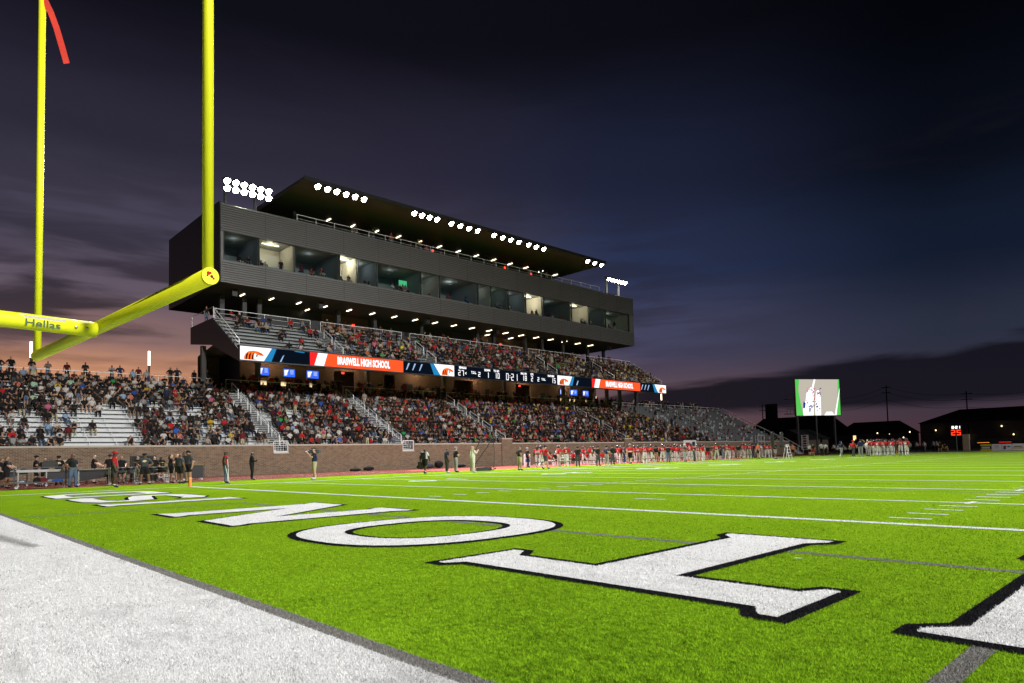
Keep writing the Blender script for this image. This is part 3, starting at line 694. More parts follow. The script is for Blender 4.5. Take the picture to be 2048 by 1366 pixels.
for t_, y_, dz_, sz_ in (('BENGALS', 47.0, .16, .34), ('T.O.L.', 48.65, .62, .40), ('DOWN', 50.75, .2, .36), ('TO GO', 52.2, .2, .36), ('BALL ON', 56.8, .2, .33), ('QTR', 58.25, .2, .34), ('T.O.L.', 60.35, .72, .38), ('PANTHERS', 61.75, .2, .33)):
    text_on(t_, y_, RZ1 - dz_, sz_, SCREENW, .02, .75, name='score_label')
SEG = {'0': 'abcdef', '1': 'bc', '2': 'abged', '5': 'afgcd', '7': 'abc', '8': 'abcdefg'}
def seven(ch, w, h, t):
    P = {'a': (-w, h - t, w, h), 'd': (-w, -h, w, -h + t), 'g': (-w, -t / 2, w, t / 2), 'b': (w - t, 0, w, h), 'c': (w - t, -h, w, 0), 'f': (-w, 0, -w + t, h), 'e': (-w, -h, -w + t, 0)}
    return [P[s] for s in SEG[ch]]
def digit(ch, y, z, w, h, t, m, parent=None, x=None, name='score_digit'):
    mb = MB()
    for (a, b, c, d) in seven(ch, w, h, t): mb.box((RXX + .016, y + a, z + b), (RXX + .022, y + c, z + d))
    return mb.build(name, m, parent or rib)
for s, y, w, h in (('27', 46.5, .16, .32), ('2', 49.5, .16, .28), ('1', 50.8, .16, .32), ('10', 52.05, .16, .32), ('0', 54.0, .20, .42), ('2', 54.85, .20, .42), ('1', 55.5, .20, .42), ('18', 56.65, .16, .32), ('2', 58.25, .16, .32), ('2', 59.4, .15, .27), ('15', 61.95, .16, .32)):
    for j, ch in enumerate(s): digit(ch, y + j * (w * 3.1), ZM - .14, w, h, .08, SCREENW)
for zz in (-.02, -.26): MB().box((RXX + .016, 54.38, ZM + zz), (RXX + .022, 54.48, ZM + zz + .09)).build('score_colon', SCREENW, rib)
MB().prism([(47.3, ZM - .14), (47.55, ZM + .02), (47.55, ZM - .07), (47.42, ZM - .14), (47.55, ZM - .21), (47.55, ZM - .30)], 'x', RXX + .016, RXX + .022).build('possession_mark', SCREENW, rib)
white_block(63.0, 65.9, .7); quad('light_streak', [(66.7, .1), (66.9, .1), (67.2, .6), (67.0, .6)], E_LB, 1)
banner_block(70.0, 81.2)
for yy in (81.4, 82.2, 83.0): quad('light_streak', [(yy, .2), (yy + .15, .2), (yy + .6, .85), (yy + .35, .85)], E_LB, 1)
white_block(84.9, 87.95, .9, False)

# ------------------------------------------------------------------ press box
PB = thing('press_box', 'long dark metal clad press box with a band of suite windows', 'building')
PX, PR = -31.7, -47.6; PY0, PY1 = 21.9, 87.85; PZ0, PZW0, PZW1, PZ1 = 18.5, 20.7, 23.6, 26.3
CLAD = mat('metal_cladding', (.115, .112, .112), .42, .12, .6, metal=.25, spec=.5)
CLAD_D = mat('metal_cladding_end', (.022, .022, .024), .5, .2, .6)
def siding(name, z0, z1, step=.225):
    m = MB(); n = max(1, round((z1 - z0) / step)); h = (z1 - z0) / n
    poly = [(PX - .3, z0)]
    for k in range(n): poly += [(PX + .05, z0 + k * h), (PX + .05, z0 + k * h + h * .55), (PX + .0, z0 + k * h + h * .72), (PX + .0, z0 + (k + 1) * h - .004)]
    poly.append((PX - .3, z1)); return m.prism(poly, 'y', PY0, PY1).build(name, CLAD, PB)
siding('lower_cladding', PZ0, PZW0); siding('upper_cladding', PZW1, PZ1)
for z0_, z1_ in ((PZ0, PZW0), (PZW1, PZ1)):
    gm_ = MB(); n_ = round((z1_ - z0_) / .225); h_ = (z1_ - z0_) / n_
    for k in range(1, n_): gm_.box((PX + .001, PY0 + .02, z0_ + k * h_ - .055), (PX + .012, PY1 - .02, z0_ + k * h_ - .012))
    gm_.build('groove_shade', CLAD_D, PB)  # dark strips stand for the shade inside the siding grooves
for k in range(1, 15):
    for za_, zb_ in ((PZ0 + .01, PZW0 - .01), (PZW1 + .01, PZ1 - .01)): MB().box((PX + .045, PY0 + k * 4.4 - .012, za_), (PX + .058, PY0 + k * 4.4 + .012, zb_)).build('panel_joint', DARK, PB)
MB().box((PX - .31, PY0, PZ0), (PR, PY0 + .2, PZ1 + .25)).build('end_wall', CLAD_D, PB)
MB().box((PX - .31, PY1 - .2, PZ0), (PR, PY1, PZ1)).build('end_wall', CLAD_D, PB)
MB().box((PX - .31, PY1 - 1.15, PZW0), (PX + .02, PY1 - .01, PZW1)).build('corner_panel', CLAD, PB)
MB().box((PX - .31, PY0 + .01, PZW0), (PX + .02, PY0 + .25, PZW1)).build('corner_panel', CLAD, PB)
MB().box((PR + .2, PY0 + .2, PZ0), (PR, PY1 - .2, PZ1)).build('rear_wall', CLAD_D, PB)
SOF = mat('soffit_panel', (.065, .055, .05), .6, .15, .5)
MB().box((PX - .31, PY0 + .2, PZ0), (PR + .2, PY1 - .2, PZ0 + .15)).build('soffit', SOF, PB)
MB().box((PX - .31, PY0 + .2, PZ1 - .3), (PR + .2, PY1 - .2, PZ1 - .1)).build('roof', DARK, PB)
MB().box((PX - .31, PY0 + .2, PZW0 - .25), (PX - 6.5, PY1 - .2, PZW0 - .1)).build('suite_floor', mat('carpet', (.05, .05, .055), .9), PB)
CEIL = mat('suite_ceiling', (.28, .28, .26), .8, .05)
MB().box((PX - .31, PY0 + .2, PZW1 + .1), (PX - 6.5, PY1 - .2, PZW1 + .25)).build('suite_ceiling', CEIL, PB)
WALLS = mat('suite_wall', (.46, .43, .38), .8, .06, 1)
WALLD = mat('suite_wall_shaded', (.22, .23, .24), .8, .06, 1)  # darker copy, puts the shade of unlit suites into the colour; counters too
MUL = [22.2, 25.7, 29.45, 34.65, 36.9, 39.4, 45.5, 48.3, 54.5, 56.8, 59.9, 63.2, 66.6, 72.7, 76.8, 80.7, 86.7]
GL_M = bpy.data.materials.new('window_glass'); GL_M.use_nodes = True
nt = GL_M.node_tree; nt.nodes.clear(); o_ = nt.nodes.new('ShaderNodeOutputMaterial'); mx_ = nt.nodes.new('ShaderNodeMixShader'); tr_ = nt.nodes.new('ShaderNodeBsdfTransparent'); gl_ = nt.nodes.new('ShaderNodeBsdfGlossy'); fr_ = nt.nodes.new('ShaderNodeLayerWeight'); pw_ = nt.nodes.new('ShaderNodeMath'); ml_ = nt.nodes.new('ShaderNodeMath')
tr_.inputs[0].default_value = (.88, .93, .92, 1); gl_.inputs['Roughness'].default_value = .03; gl_.inputs[0].default_value = (.8, .9, .88, 1); pw_.operation = 'POWER'; pw_.inputs[1].default_value = 4.0; ml_.operation = 'MULTIPLY_ADD'; ml_.inputs[1].default_value = .40; ml_.inputs[2].default_value = .07
fr_.inputs[0].default_value = .5; nt.links.new(fr_.outputs[1], pw_.inputs[0]); nt.links.new(pw_.outputs[0], ml_.inputs[0]); nt.links.new(ml_.outputs[0], mx_.inputs[0]); nt.links.new(tr_.outputs[0], mx_.inputs[1]); nt.links.new(gl_.outputs[0], mx_.inputs[2]); nt.links.new(mx_.outputs[0], o_.inputs[0])
LIT = {1: 1.0, 3: 2.0, 6: .35, 8: .3, 11: 2.2, 13: 1.1, 15: .12}
for i in range(len(MUL) - 1):
    a, b = MUL[i], MUL[i + 1]
    p = MB().box((PX - .12, a + .05, PZW0), (PX - .14, b - .05, PZW1)).build('window_pane', GL_M, PB)
    lit = LIT.get(i, 0)
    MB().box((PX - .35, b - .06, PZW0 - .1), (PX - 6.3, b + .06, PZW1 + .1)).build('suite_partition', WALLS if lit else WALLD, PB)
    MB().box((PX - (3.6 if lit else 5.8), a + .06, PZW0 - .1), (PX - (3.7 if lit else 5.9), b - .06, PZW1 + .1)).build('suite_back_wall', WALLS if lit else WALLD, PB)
    if lit > .5:
        MB().box((PX - 1.6, (a + b) / 2 - .9, PZW1 + .02), (PX - 1.8, (a + b) / 2 + .9, PZW1 + .09)).build('suite_light', emis('suite_light', (1.0, .86, .66), 3.0 * lit), PB); lamp_or_fill((PX - 1.7, (a + b) / 2, PZW1 - .15), 150 * lit, (1.0, .84, .6), .3)
    else: lamp_or_fill((PX - 2.2, (a + b) / 2, PZW1 - .2), 12 + 16 * (i % 3 == 1), (.88, .95, 1.0), .4)  # fill light added to the dim suites, without a fixture
    if 0 < lit < .5:
        MB().box((PX - 5.0, a + .6, 22.6), (PX - 5.1, b - .6, 23.1)).build('suite_light', emis('suite_glow', (1.0, .8, .55), 1.4 * lit + .4), PB)
    MB().box((PX - .9, a + .3, PZW0 - .1), (PX - 1.5, b - .3, PZW0 + .35)).build('counter', WALLD, PB)
for yy in MUL: MB().box((PX - .20, yy - .055, PZW0), (PX - .02, yy + .055, PZW1)).build('mullion', DARK, PB)
MB().box((PX + .052, PY0, PZW1 - .10), (PX - .1, PY1, PZW1 - .02)).build('window_head', DARK, PB)
SCRG = emis('suite_screen', (.1, .7, .3), .9)
for yy, zz in ((44.6, 22.1), (58.3, 22.2)): MB().box((PX - 2.5, yy - .6, zz), (PX - 2.6, yy + .5, zz + .7)).build('suite_screen', SCRG, PB)
for k in range(19):
    yy = 25.5 + k * 3.1
    MB().box((-36.05 - .05, yy - .05 - .0, PZ0 - .06), (-36.05 + 1.05, yy + .06, PZ0 - .005)).build('soffit_light', STRIP, PB)
for k in range(8):
    yy = 34.0 + k * 4.6
    if k in (0, 6, 7): MB().box((-38.7, yy - .05, PZ0 - .06), (-37.7, yy + .06, PZ0 - .005)).build('soffit_light', STRIP, PB)
for yy in (24.0, 33.4, 47.8, 59.5, 73.2, 84.0): MB().box((-33.6, yy - .25, PZ0 - .75), (-34.0, yy + .25, PZ0 - .05)).build('soffit_speaker', BLACK, PB)
rail_run(PB, PX - .6, 30, 80, PZ1 - .1, .95, 2.2, name='roof_rail')

# ------------------------------------------------------------------ roof canopy and floodlights
CN = thing('roof_canopy', 'flat roof canopy over the press box terrace', 'canopy')
CX0, CX1, CY0, CY1, CZ = -30.6, -43.4, 30.0, 79.7, 30.35
CANM = mat('canopy_soffit', (.11, .105, .10), .6, .12, .4)
MB().prism([(CX0, CZ + .10), (CX0, CZ + .38), (CX1, CZ + .60), (CX1, CZ), (CX0 - 1.2, CZ)], 'y', CY0, CY1).build('roof_slab', [CANM], CN)
MB().box((CX0 + .02, CY0 - .02, CZ + .05), (CX0 + .07, CY1 + .02, CZ + .46)).build('fascia', DARK, CN)
for yy in (33, 43, 53, 63, 74.2): MB().box((-39.2, yy - .17, PZ1 - .1), (-39.55, yy + .17, CZ)).build('post', DARK, CN)
MB().box((-42.6, CY0 + 1, PZ1 - .1), (-42.9, 70, CZ)).build('rear_screen', CLAD_D, CN)
for k in range(13):
    yy = 37.6 + k * 3.36
    MB().box((-40.2, yy - .06, CZ - .07), (-39.2, yy + .06, CZ - .005)).build('soffit_light', STRIP, CN)
for yy in (40.5, 52.2, 65.5, 71): MB().box((-38.5, yy, CZ - 1.4), (-38.56, yy + .3, CZ - 1.1)).build('exit_sign', EXIT, CN)

def floodlight(loc, label, group, tilt=32, sc=1.0):
    t = thing('floodlight', label, 'floodlight', loc, 0, group)
    if not FL:
        h = MB(); h.lathe([(.0, -.34), (.16, -.32), (.26, -.1), (.30, .06), (.30, .10)], 20); hm = h.mesh('housing', DARK)
        l = MB(); n = 12; l.lathe([(.30, .085), (.0, .12)], 20); lm = l.mesh('lens', LENS)
        v = MB(); vv = [(.34 * math.cos(a_), .34 * math.sin(a_), z_) for z_ in (-.05, .34) for a_ in [math.pi * (.62 + .76 * i_ / 8) for i_ in range(9)]]; v.add(vv, [(i_, i_ + 1, 10 + i_, 9 + i_) for i_ in range(8)]); vm = v.mesh('visor', DARK)
        a = MB().tube([(0, 0, -.3), (-.25, 0, .2), (-.3, 0, .55)], .035, 6).mesh('bracket', DARK)
        FL.extend((hm, lm, vm, a))
    rot = Matrix.Rotation(R(90 + tilt), 4, 'Y').to_euler()
    for nme, me in zip(('housing', 'lens', 'visor'), FL[:3]):
        o = link(nme, me, t); o.rotation_euler = rot; o.scale = (sc,) * 3
    MB_ = link('bracket', FL[3], t)
    return t
FL = []
FG = 'floodlights on the press box roof'
ys = [31.2, 32.3, 33.4, 34.5, 35.6, 36.7, 43.4, 44.5, 45.6, 46.7, 48.9, 50.3, 51.7, 53.1, 55.9, 57.4, 58.9, 60.4, 62.2, 63.7, 65.2, 74.6, 76.2, 77.8]
for k, yy in enumerate(ys): floodlight((CX0 + .55, yy, CZ - .55), ordn(k) + ' floodlight along the canopy edge, counted from the goal post', FG)
for side, (y0, y1, rows) in enumerate(((22.6, 27.4, 2), (82.6, 87.6, 1))):
    st = thing('light_stand', ['floodlight stand on the press box roof nearest the goal post', 'floodlight stand on the far end of the press box roof'][side], 'light stand')
    m = MB()
    for yy in (y0 + .3, (y0 + y1) / 2 + .9): MB().box((-33.3, yy - .12, PZ1 - .1), (-33.05, yy + .12, 29.45)).build('post', WHITE if side else DARK, st)
    MB().box((-33.25, y0, 29.3), (-33.1, y1, 29.45)).build('cross_arm', DARK, st)
    MB().box((-33.6, y0 + .3, PZ1 - .1), (-32.8, (y0 + y1) / 2 + .9, PZ1 + .25)).build('base', WHITE, st)
    n = 6
    for j in range(n):
        for rw in range(rows):
            floodlight((-32.75, y0 + .3 + j * (y1 - y0 - .6) / (n - 1), 29.05 - rw * .75), '%s floodlight in the %s row of the roof stand %s' % (ORD[j], ['upper', 'lower'][rw], ['nearest the goal post', 'at the far roof end'][side]), FG)
# visitors' side poles (behind the camera), the source of the light on the stand
for k, (xx, yy) in enumerate(AWAY_POLES):
    p = thing('floodlight_pole', '%s tall floodlight pole behind the visitors side of the field' % ORD[k], 'light pole', (xx, yy, 0), group='visitor side light poles')
    MB().tube([(0, 0, 0), (0, 0, 34.5)], [.35, .18], 10).build('pole', STEEL, p)
    for zz in (33.0, 34.2): MB().box((-.1, -2.6, zz), (.1, 2.6, zz + .15)).build('cross_arm', STEEL, p)
    for zz in (32.7, 33.9):
        for j in range(5): o = link('lamp_head', FL[0], p, (-.4, -2.3 + j * 1.15, zz)); o.rotation_euler = (0, R(-120), 0)

# ------------------------------------------------------------------ slim light columns behind the bleachers
GLOWC = emis('light_column_glow', (1.0, .80, .58), 5.0)
for k, (yy, xx) in enumerate(((17.15, -37.2), (7.8, -37.2), (103.4, -37.4), (90.0, -42.0))):
    t = thing('light_column', ['slim glowing light column left of the upper deck', 'slim glowing light column below the goal post crossbar end', 'slim glowing light column at the far end of the ribbon display', 'small glowing light column seen under the far deck'][k], 'light column', (xx, yy, ZC), group='slim light columns')
    MB().tube([(0, 0, 0), (0, 0, 2.0)], .08, 10).build('post', DARK, t); MB().tube([(0, 0, 2.0), (0, 0, 3.4 if k < 3 else 2.5)], .095, 10).build('lamp', GLOWC, t)

# ------------------------------------------------------------------ goal post
YEL = mat('goal_yellow', (.78, .79, .018), .5, .07, 5, spec=.35)
A_ = Vector((27.27, .61, 2.99)); B_ = Vector((20.5, .15, 2.99)); dr = (A_ - B_).normalized()
gp = thing('goal_post', 'bright yellow football goal post with gooseneck support', 'goal post', (0, 0, 0))
MB().tube([B_, A_ - dr * .012], .084, 28).build('crossbar', YEL, gp, True)
MB().tube([A_ - dr * .012, A_], .0855, 28).build('end_cap', YEL, gp, False)
for P, top, lab in ((A_ - dr * .06, 10.2, 0), (B_ + dr * .06, 9.2, 1)):
    MB().tube([P + Vector((0, 0, .05)), (P.x, P.y, top)], .0525, 24).build('upright', YEL, gp, True)
J = A_ * .5 + B_ * .5; J = Vector((24.0, .385, 2.93))
gpts = [J + Vector((.02, -.10, -.02)), (24.15, -.5, 2.91), (24.3, -1.0, 2.89), (24.36, -1.4, 2.84), (24.40, -1.75, 2.66), (24.42, -1.95, 2.35), (24.43, -2.0, 1.9), (24.43, -2.0, -.02)]
gn = MB().tube(gpts, .098, 28).build('gooseneck', YEL, gp, True)
dn = Vector((gpts[1])) - J; dn = Vector((dn.x, dn.y, 0)).normalized(); nx = Vector((-dn.y, dn.x, 0)); nx = nx if nx.x > 0 else -nx
def stick(name, me, off, up, m, parent=gn, out=.1):
    me.materials.clear(); me.materials.append(m); o = link(name, me, parent)
    right = -dn; zax = nx; upv = Vector((0, 0, 1)); M_ = Matrix((right, upv, zax)).transposed().to_4x4(); M_.translation = J + dn * off + Vector((0, 0, up - .03)) + nx * out; o.matrix_world = M_; return o
stick('maker_name', text_mesh('Hellas', .125, 'maker_name', .002, 1.25), .72, -.018, mat('decal_green', (.05, .10, .03), .5))
LBL = mat('decal_strip', (.45, .42, .40), .5, .4, 40)
MBx = MB().add([(-.25, -.01, 0), (.25, -.01, 0), (.25, .022, -.012), (-.25, .022, -.012)], [(0, 1, 2, 3)]).mesh('peeled_strip', LBL); stick('peeled_strip', MBx, .72, .052, LBL, out=.094)
for off in (.36, .24):
    me = MB().lathe([(0, .03), (.016, .026), (.02, 0)], 8).mesh('bolt', CHROME); stick('bolt', me, off, .0, CHROME, out=.095)
# cap emblem
for k, (a, b, c) in enumerate(((-.02, .025, .02), (.012, -.004, .016), (.03, -.022, .012), (-.03, .0, .01), (.0, .03, .012))):
    me = MB().lathe([(0, .001), (c, 0)], 7).mesh('cap_emblem', cloth('maroon' if k % 2 else 'red')); o = link('cap_emblem', me, gp)
    M_ = Matrix((Vector((-dr.y, dr.x, 0)), Vector((0, 0, 1)), dr)).transposed().to_4x4(); M_.translation = A_ + dr * .002 + Vector((-dr.y * a, dr.x * a, b)); o.matrix_world = M_
# wind ribbon
rb = MB(); pts = []
KEYS = ((20.62, .17, 9.12), (20.66, .26, 8.90), (20.74, .33, 8.62), (20.80, .40, 8.30), (20.82, .47, 8.01))
for k in range(13):
    t = k / 12 * 4; i_ = min(3, int(t)); f_ = t - i_
    x, y, z = (KEYS[i_][c] * (1 - f_) + KEYS[i_ + 1][c] * f_ for c in range(3)); w = .055; tw = .5 * math.sin(t * 1.1)
    pts += [(x - w * math.cos(tw) * .55, y - w * .7, z - w * .2), (x + w * math.cos(tw) * .55, y + w * .7, z + w * .25)]
rb.add(pts, [(2 * k, 2 * k + 1, 2 * k + 3, 2 * k + 2) for k in range(12)])
tag(rb.build('wind_ribbon', mat('ribbon_red', (.75, .06, .04), .6, .1), None), 'red wind ribbon fluttering from the top of the far goal upright', 'ribbon')

# ------------------------------------------------------------------ pylons
PYL = mat('pylon_orange', (.85, .27, .03), .6, .05)
for k, (xx, yy) in enumerate(((-.16, 9.14), (-.16, 109.9))):
    p = thing('pylon', ['orange pylon at the near goal line corner', 'orange pylon at the far corner beside the huddle'][k], 'pylon', (xx, yy, 0), R(8), 'orange pylons')
    MB().box((-.055, -.055, 0), (.055, .055, .46)).build('body', PYL, p); MB().box((-.06, -.06, .38), (.06, .06, .40)).build('band', mat('pylon_band', (.6, .5, .45), .5), p)

# ------------------------------------------------------------------ video board
vb = thing('video_board', 'large lit video board on steel posts beyond the far end', 'video board', (-28.4, 140, 0), R(-30.6))
# local +Y runs along the board, +X faces the field
VL, VZ0, VZ1 = 10.8, 8.05, 15.8
E_TAN = emis('video_turf_pale', (.55, .50, .42), 1.0); E_GRN = emis('video_green', (.10, .62, .10), 1.0); E_DB = emis('video_blue', (.02, .06, .30), 1); E_PK = emis('video_red', (.8, .05, .14), 1)
MB().box((-.5, -.15, VZ0 - .15), (0, VL + .15, VZ1 + .15)).build('case', BLACK, vb)
MB().box((0, 0, VZ0), (.02, VL, VZ1)).build('screen', E_TAN, vb)
def vq(pts, m, l, nm='picture'): MB().prism([(p[0] * VL, VZ0 + p[1] * (VZ1 - VZ0)) for p in pts], 'x', .02 + .01 * l, .028 + .01 * l).build(nm, m, vb)
vq([(0, 0), (.15, 0), (.10, .35), (.06, .7), (.09, 1), (0, 1)], E_GRN, 0); vq([(.92, 0), (1, 0), (1, 1), (.97, 1)], E_GRN, 0); vq([(.3, 0), (.4, 0), (.3, .2), (.25, .62), (.2, .4)], E_GRN, 0)
vq([(.86, 0), (.9, 0), (1, .68), (1, .76)], SCREENW, 1, 'picture_line'); vq([(.36, .75), (.42, 1), (.46, 1), (.40, .75)], SCREENW, 1, 'picture_line'); vq([(.62, 0), (.86, 0), (.8, .1), (.68, .1)], SCREENW, 1, 'picture_line')
vq([(.15, 0), (.21, 0), (.22, .4), (.15, .35)], SCREENW, 1); vq([(.21, .0), (.38, 0), (.4, .55), (.42, .72), (.34, .78), (.24, .62), (.21, .4)], SCREENW, 2); vq([(.42, 0), (.55, 0), (.56, .5), (.52, .72), (.46, .66), (.43, .4)], SCREENW, 2)
rr = random.Random(2)
for k in range(46):
    a, b = rr.uniform(.22, .55), rr.uniform(.1, .76); s = rr.uniform(.016, .038)
    if b < .2 and rr.random() < .6: continue
    vq([(a, b), (a + s, b + s * .4), (a + s * 1.1, b + s * 1.6), (a + .1 * s, b + s)], (E_PK, E_PK, E_DB)[k % 3] if b > .3 else E_DB, 3)
vq([(.15, .2), (.19, .2), (.21, .34), (.17, .4), (.15, .33)], E_DB, 4); vq([(.28, .1), (.31, .1), (.32, .2), (.29, .22)], E_DB, 4)
for yy, mm in ((.35, DARK), (4.9, COLM), (9.4, DARK)): MB().tube([(-.25, yy, -.05), (-.25, yy, VZ0)], .28 if mm is DARK else .2, 10).build('post', mm, vb)
for zz in (8.4, 11.6):
    m = MB(); m.box((-1.6, -1.9, zz), (-.5, -.2, zz + .12))
    for yy in (-1.85, -1.0, -.25): m.tube([(-.6, yy, zz), (-.6, yy, zz + 1.1)], .04, 5)
    m.tube([(-.6, -1.9, zz + 1.1), (-.6, -.2, zz + 1.1)], .04, 5); m.build('service_platform', DARK, vb)
# dark tower and second things by the board
tw_ = thing('speaker_tower', 'black speaker tower left of the video board', 'tower', (-38, 150, 0))
MB().box((-2, -.5, 6.3), (.4, .8, 11.6)).build('cabinet', BLACK, tw_); MB().tube([(-.8, 0, -.05), (-.8, 0, 6.3)], .3, 8).build('post', DARK, tw_); MB().box((.401, -.3, 10.9), (.43, .7, 11.05)).build('name_plate', mat('name_plate', (.6, .6, .6)), tw_)

# ------------------------------------------------------------------ play clock
pc = thing('play_clock', 'red lit play clock on a post behind the far end line', 'clock', (5.55, 119, 0), R(13))
MB().tube([(0, 0, -.02), (0, 0, 2.5)], .07, 8).build('post', COLM, pc); MB().box((-.75, .0, 2.4), (.75, .25, 4.05)).build('cabinet', BLACK, pc)
CRED = emis('clock_red', (1.0, .035, .012), 2.2); CWHT = emis('clock_white', (1, .97, 1), 2.5)
def cdig(ch, cx, cz, w, h, t, m):
    mb = MB()
    for (a, b, c, d) in seven(ch, w, h, t): mb.box((cx + a, -.02, cz + b), (cx + c, -.005, cz + d))
    mb.build('clock_digit', m, pc)
cdig('2', -.36, 2.95, .26, .42, .13, CRED); cdig('5', .36, 2.95, .26, .42, .13, CRED)
cdig('0', -.38, 3.75, .14, .2, .08, CWHT); cdig('2', .08, 3.75, .14, .2, .08, CWHT); cdig('1', .42, 3.75, .14, .2, .08, CWHT); MB().box((-.2, -.02, 3.7), (-.14, -.005, 3.8)).build('clock_digit', CWHT, pc)

# ------------------------------------------------------------------ far fence, banners, houses, poles
TANB = brick_mat('tan_pillar', (.30, .23, .16), (.26, .2, .14), (.34, .28, .22))
FY = 129.0
fn = thing('fence', 'dark metal fence with tan masonry pillars behind the far end', 'fence')
for k, xx in enumerate((-6.0, 4.6, 13.6, 24, 34, 44, 54)): MB().box((xx - .45, FY - .4, -.05), (xx + .45, FY + .4, 2.75 if k else 2.2)).build('pillar', TANB, fn)
xs = np.arange(-16, 54, .16); pk = MB()
for xx in xs: pk.box((xx - .012, FY - .012, 0), (xx + .012, FY + .012, 1.9))
stuff(pk.build('pickets', DARK, fn))
for zz in (.2, 1.75): MB().box((-16, FY - .03, zz), (54, FY + .03, zz + .05)).build('fence_rail', DARK, fn)
for k, (x0, x1, a, b, txt) in enumerate(((7.55, 9.0, 'yellow', 'blk', 1), (9.05, 10.3, 'white', 'purple', 0), (10.35, 11.6, 'white', 'blue', 0), (11.65, 13.1, 'white', 'gold', 0), (13.15, 14.6, 'white', 'navy', 0))):
    bn = thing('sponsor_banner', ['black and yellow banner leaning behind the far end line', 'white banner with small purple lines beside the yellow banner', 'white banner with blue and red emblem', 'white banner with gold stripe', 'white banner with navy block at the picture edge'][k], 'banner', group='banners behind the far end line')
    MB().box((x0, 124.0, -.02), (x1, 124.06, 1.02)).build('cloth', WHITE if a == 'white' else cloth(a), bn)
    if k == 0: MB().box((x0 + .02, 123.99, .28), (x1 - .02, 124.0, .78)).build('print', cloth('blk'), bn); MB().box((x0 + .15, 123.98, .35), (x1 - .2, 123.99, .65)).build('print', cloth('white'), bn)
    elif k == 1: [MB().box((x0 + .3, 123.99, .4 + j * .2), (x1 - .3, 124.0, .44 + j * .2)).build('print', cloth(b), bn) for j in range(3)]
    elif k == 2: MB().box((x0 + .2, 123.99, .2), (x0 + .5, 124.0, .7)).build('print', cloth('blue'), bn); MB().box((x0 + .3, 123.98, .5), (x0 + .55, 123.985, .75)).build('print', cloth('red'), bn); MB().box((x0 + .7, 123.99, .5), (x1 - .2, 124.0, .7)).build('print', cloth('teal'), bn)
    elif k == 3: MB().box((x0 + .1, 123.99, .3), (x1 - .1, 124.0, .45)).build('print', cloth('gold'), bn); MB().box((x0 + .2, 123.99, .55), (x1 - .2, 124.0, .68)).build('print', cloth('olive'), bn)
    else: MB().box((x0 + .1, 123.99, .05), (x1 - .1, 124.0, .4)).build('print', cloth(b), bn)
HW = mat('house_wall', (.10, .09, .08), .8, .2, .3); HR = mat('house_roof', (.03, .03, .032), .9, .3, .5); LITW = emis('lit_window', (1.0, .62, .25), 1.5); PORCH = emis('porch_lamp', (1, .8, .45), 3.0)
def house(label, x0, x1, y, eave, ridge, wins, depth=14, hip=4.0):
    h = thing('house', label, 'house', group='dark houses beyond the field')
    MB().box((x0, y, -.05), (x1, y + depth, eave)).build('wall', HW, h)
    m = MB(); a, b, c, d = x0 - .6, x1 + .6, y - .6, y + depth + .6
    m.add([(a, c, eave), (b, c, eave), (b, d, eave), (a, d, eave), (a + hip, (c + d) / 2, ridge), (b - hip, (c + d) / 2, ridge)], [(0, 1, 5, 4), (1, 2, 5), (2, 3, 4, 5), (3, 0, 4), (0, 3, 2, 1)]); m.build('roof', HR, h)
    for (wx, wz, on) in wins:
        f = MB().box((wx - .55, y - .05, wz - .7), (wx + .55, y - .005, wz + .7)).build('window', HW, h); MB().box((wx - .45, y - .08, wz - .6), (wx + .45, y - .055, wz + .6)).build('pane', LITW if on else DARK, f)
    return h
house('dark two storey house behind the video board', -90, -58, 236, 7.0, 12.6, ((-66, 5, 0), (-62, 2, 0), (-75, 5, 1)))
house('dark hip roofed house between video board and utility pole', -56, -35, 232, 5.2, 9.3, ((-50, 4.2, 1), (-46, 2.2, 1), (-40, 4, 0)))
house('large dark house filling the skyline at the right edge', -29, 22, 226, 7.6, 11.6, ((-26, 5, 0), (-20, 2.5, 0), (-8, 6, 0), (2, 5, 0)), 18, 9)
house('low dark house behind the stand end', -128, -96, 250, 5.5, 9.5, ((-110, 3.5, 1), (-104, 3.5, 0)))
for k, (xx, zz) in enumerate(((-47.5, 3.4), (-43.6, 3.0), (-37.2, 4.8), (-31.4, 5.2), (-33.2, 3.6), (-24.5, 5.4), (-16.5, 3.3), (-8.4, 5.9), (-5.8, 3.5), (-1.5, 4.2), (-40.5, 5.2))):
    p = thing('porch_lamp', ordn(k) + ' small warm lamp among the dark houses, counted from the video board', 'lamp', (xx, 224.5, zz), group='lamps among the dark houses')
    MB().lathe([(0, .22), (.16, .12), (.2, -.1), (.1, -.2)], 8).build('globe', PORCH, p); MB().tube([(0, .05, -zz - .05), (0, .05, -.2)], .05, 6).build('post', DARK, p)
for k, (x0, y0, c_) in enumerate(((-36.5, 222, 'r'), (-12.0, 222, 'o'), (-7.0, 222, 'r'))):
    o = thing('parked_car', ['dark car with red tail lamp strip below the utility pole', 'dark car with amber light right of the play clock', 'dark car with red tail lamp at the far right street'][k], 'car', (x0, y0, .75), group='cars on the street beyond the field')
    MB().prism([(-2.2, .0), (-2.25, .75), (-1.3, .95), (-.8, 1.5), (.9, 1.5), (1.6, .9), (2.3, .75), (2.3, 0)], 'y', -.85, .85).build('body', mat('car_paint', (.02, .02, .025), .3), o)
    MB().box((-1.6, -.9, .62), (1.2, -.86, .72)).build('tail_lamp', emis('tail_' + c_, (1, .03, .02) if c_ == 'r' else (1, .35, .05), 1.6), o)
    for wx in (-1.4, 1.4): MB().tube([(wx, -.9, 0), (wx, .9, 0)], .34, 12).build('wheel', RUBBER, o)
UPS = ((-35.9, 220, 19.6), (-15.3, 220, 16.0), (-56, 222, 17.5), (-78, 225, 17), (6, 218, 16.5))
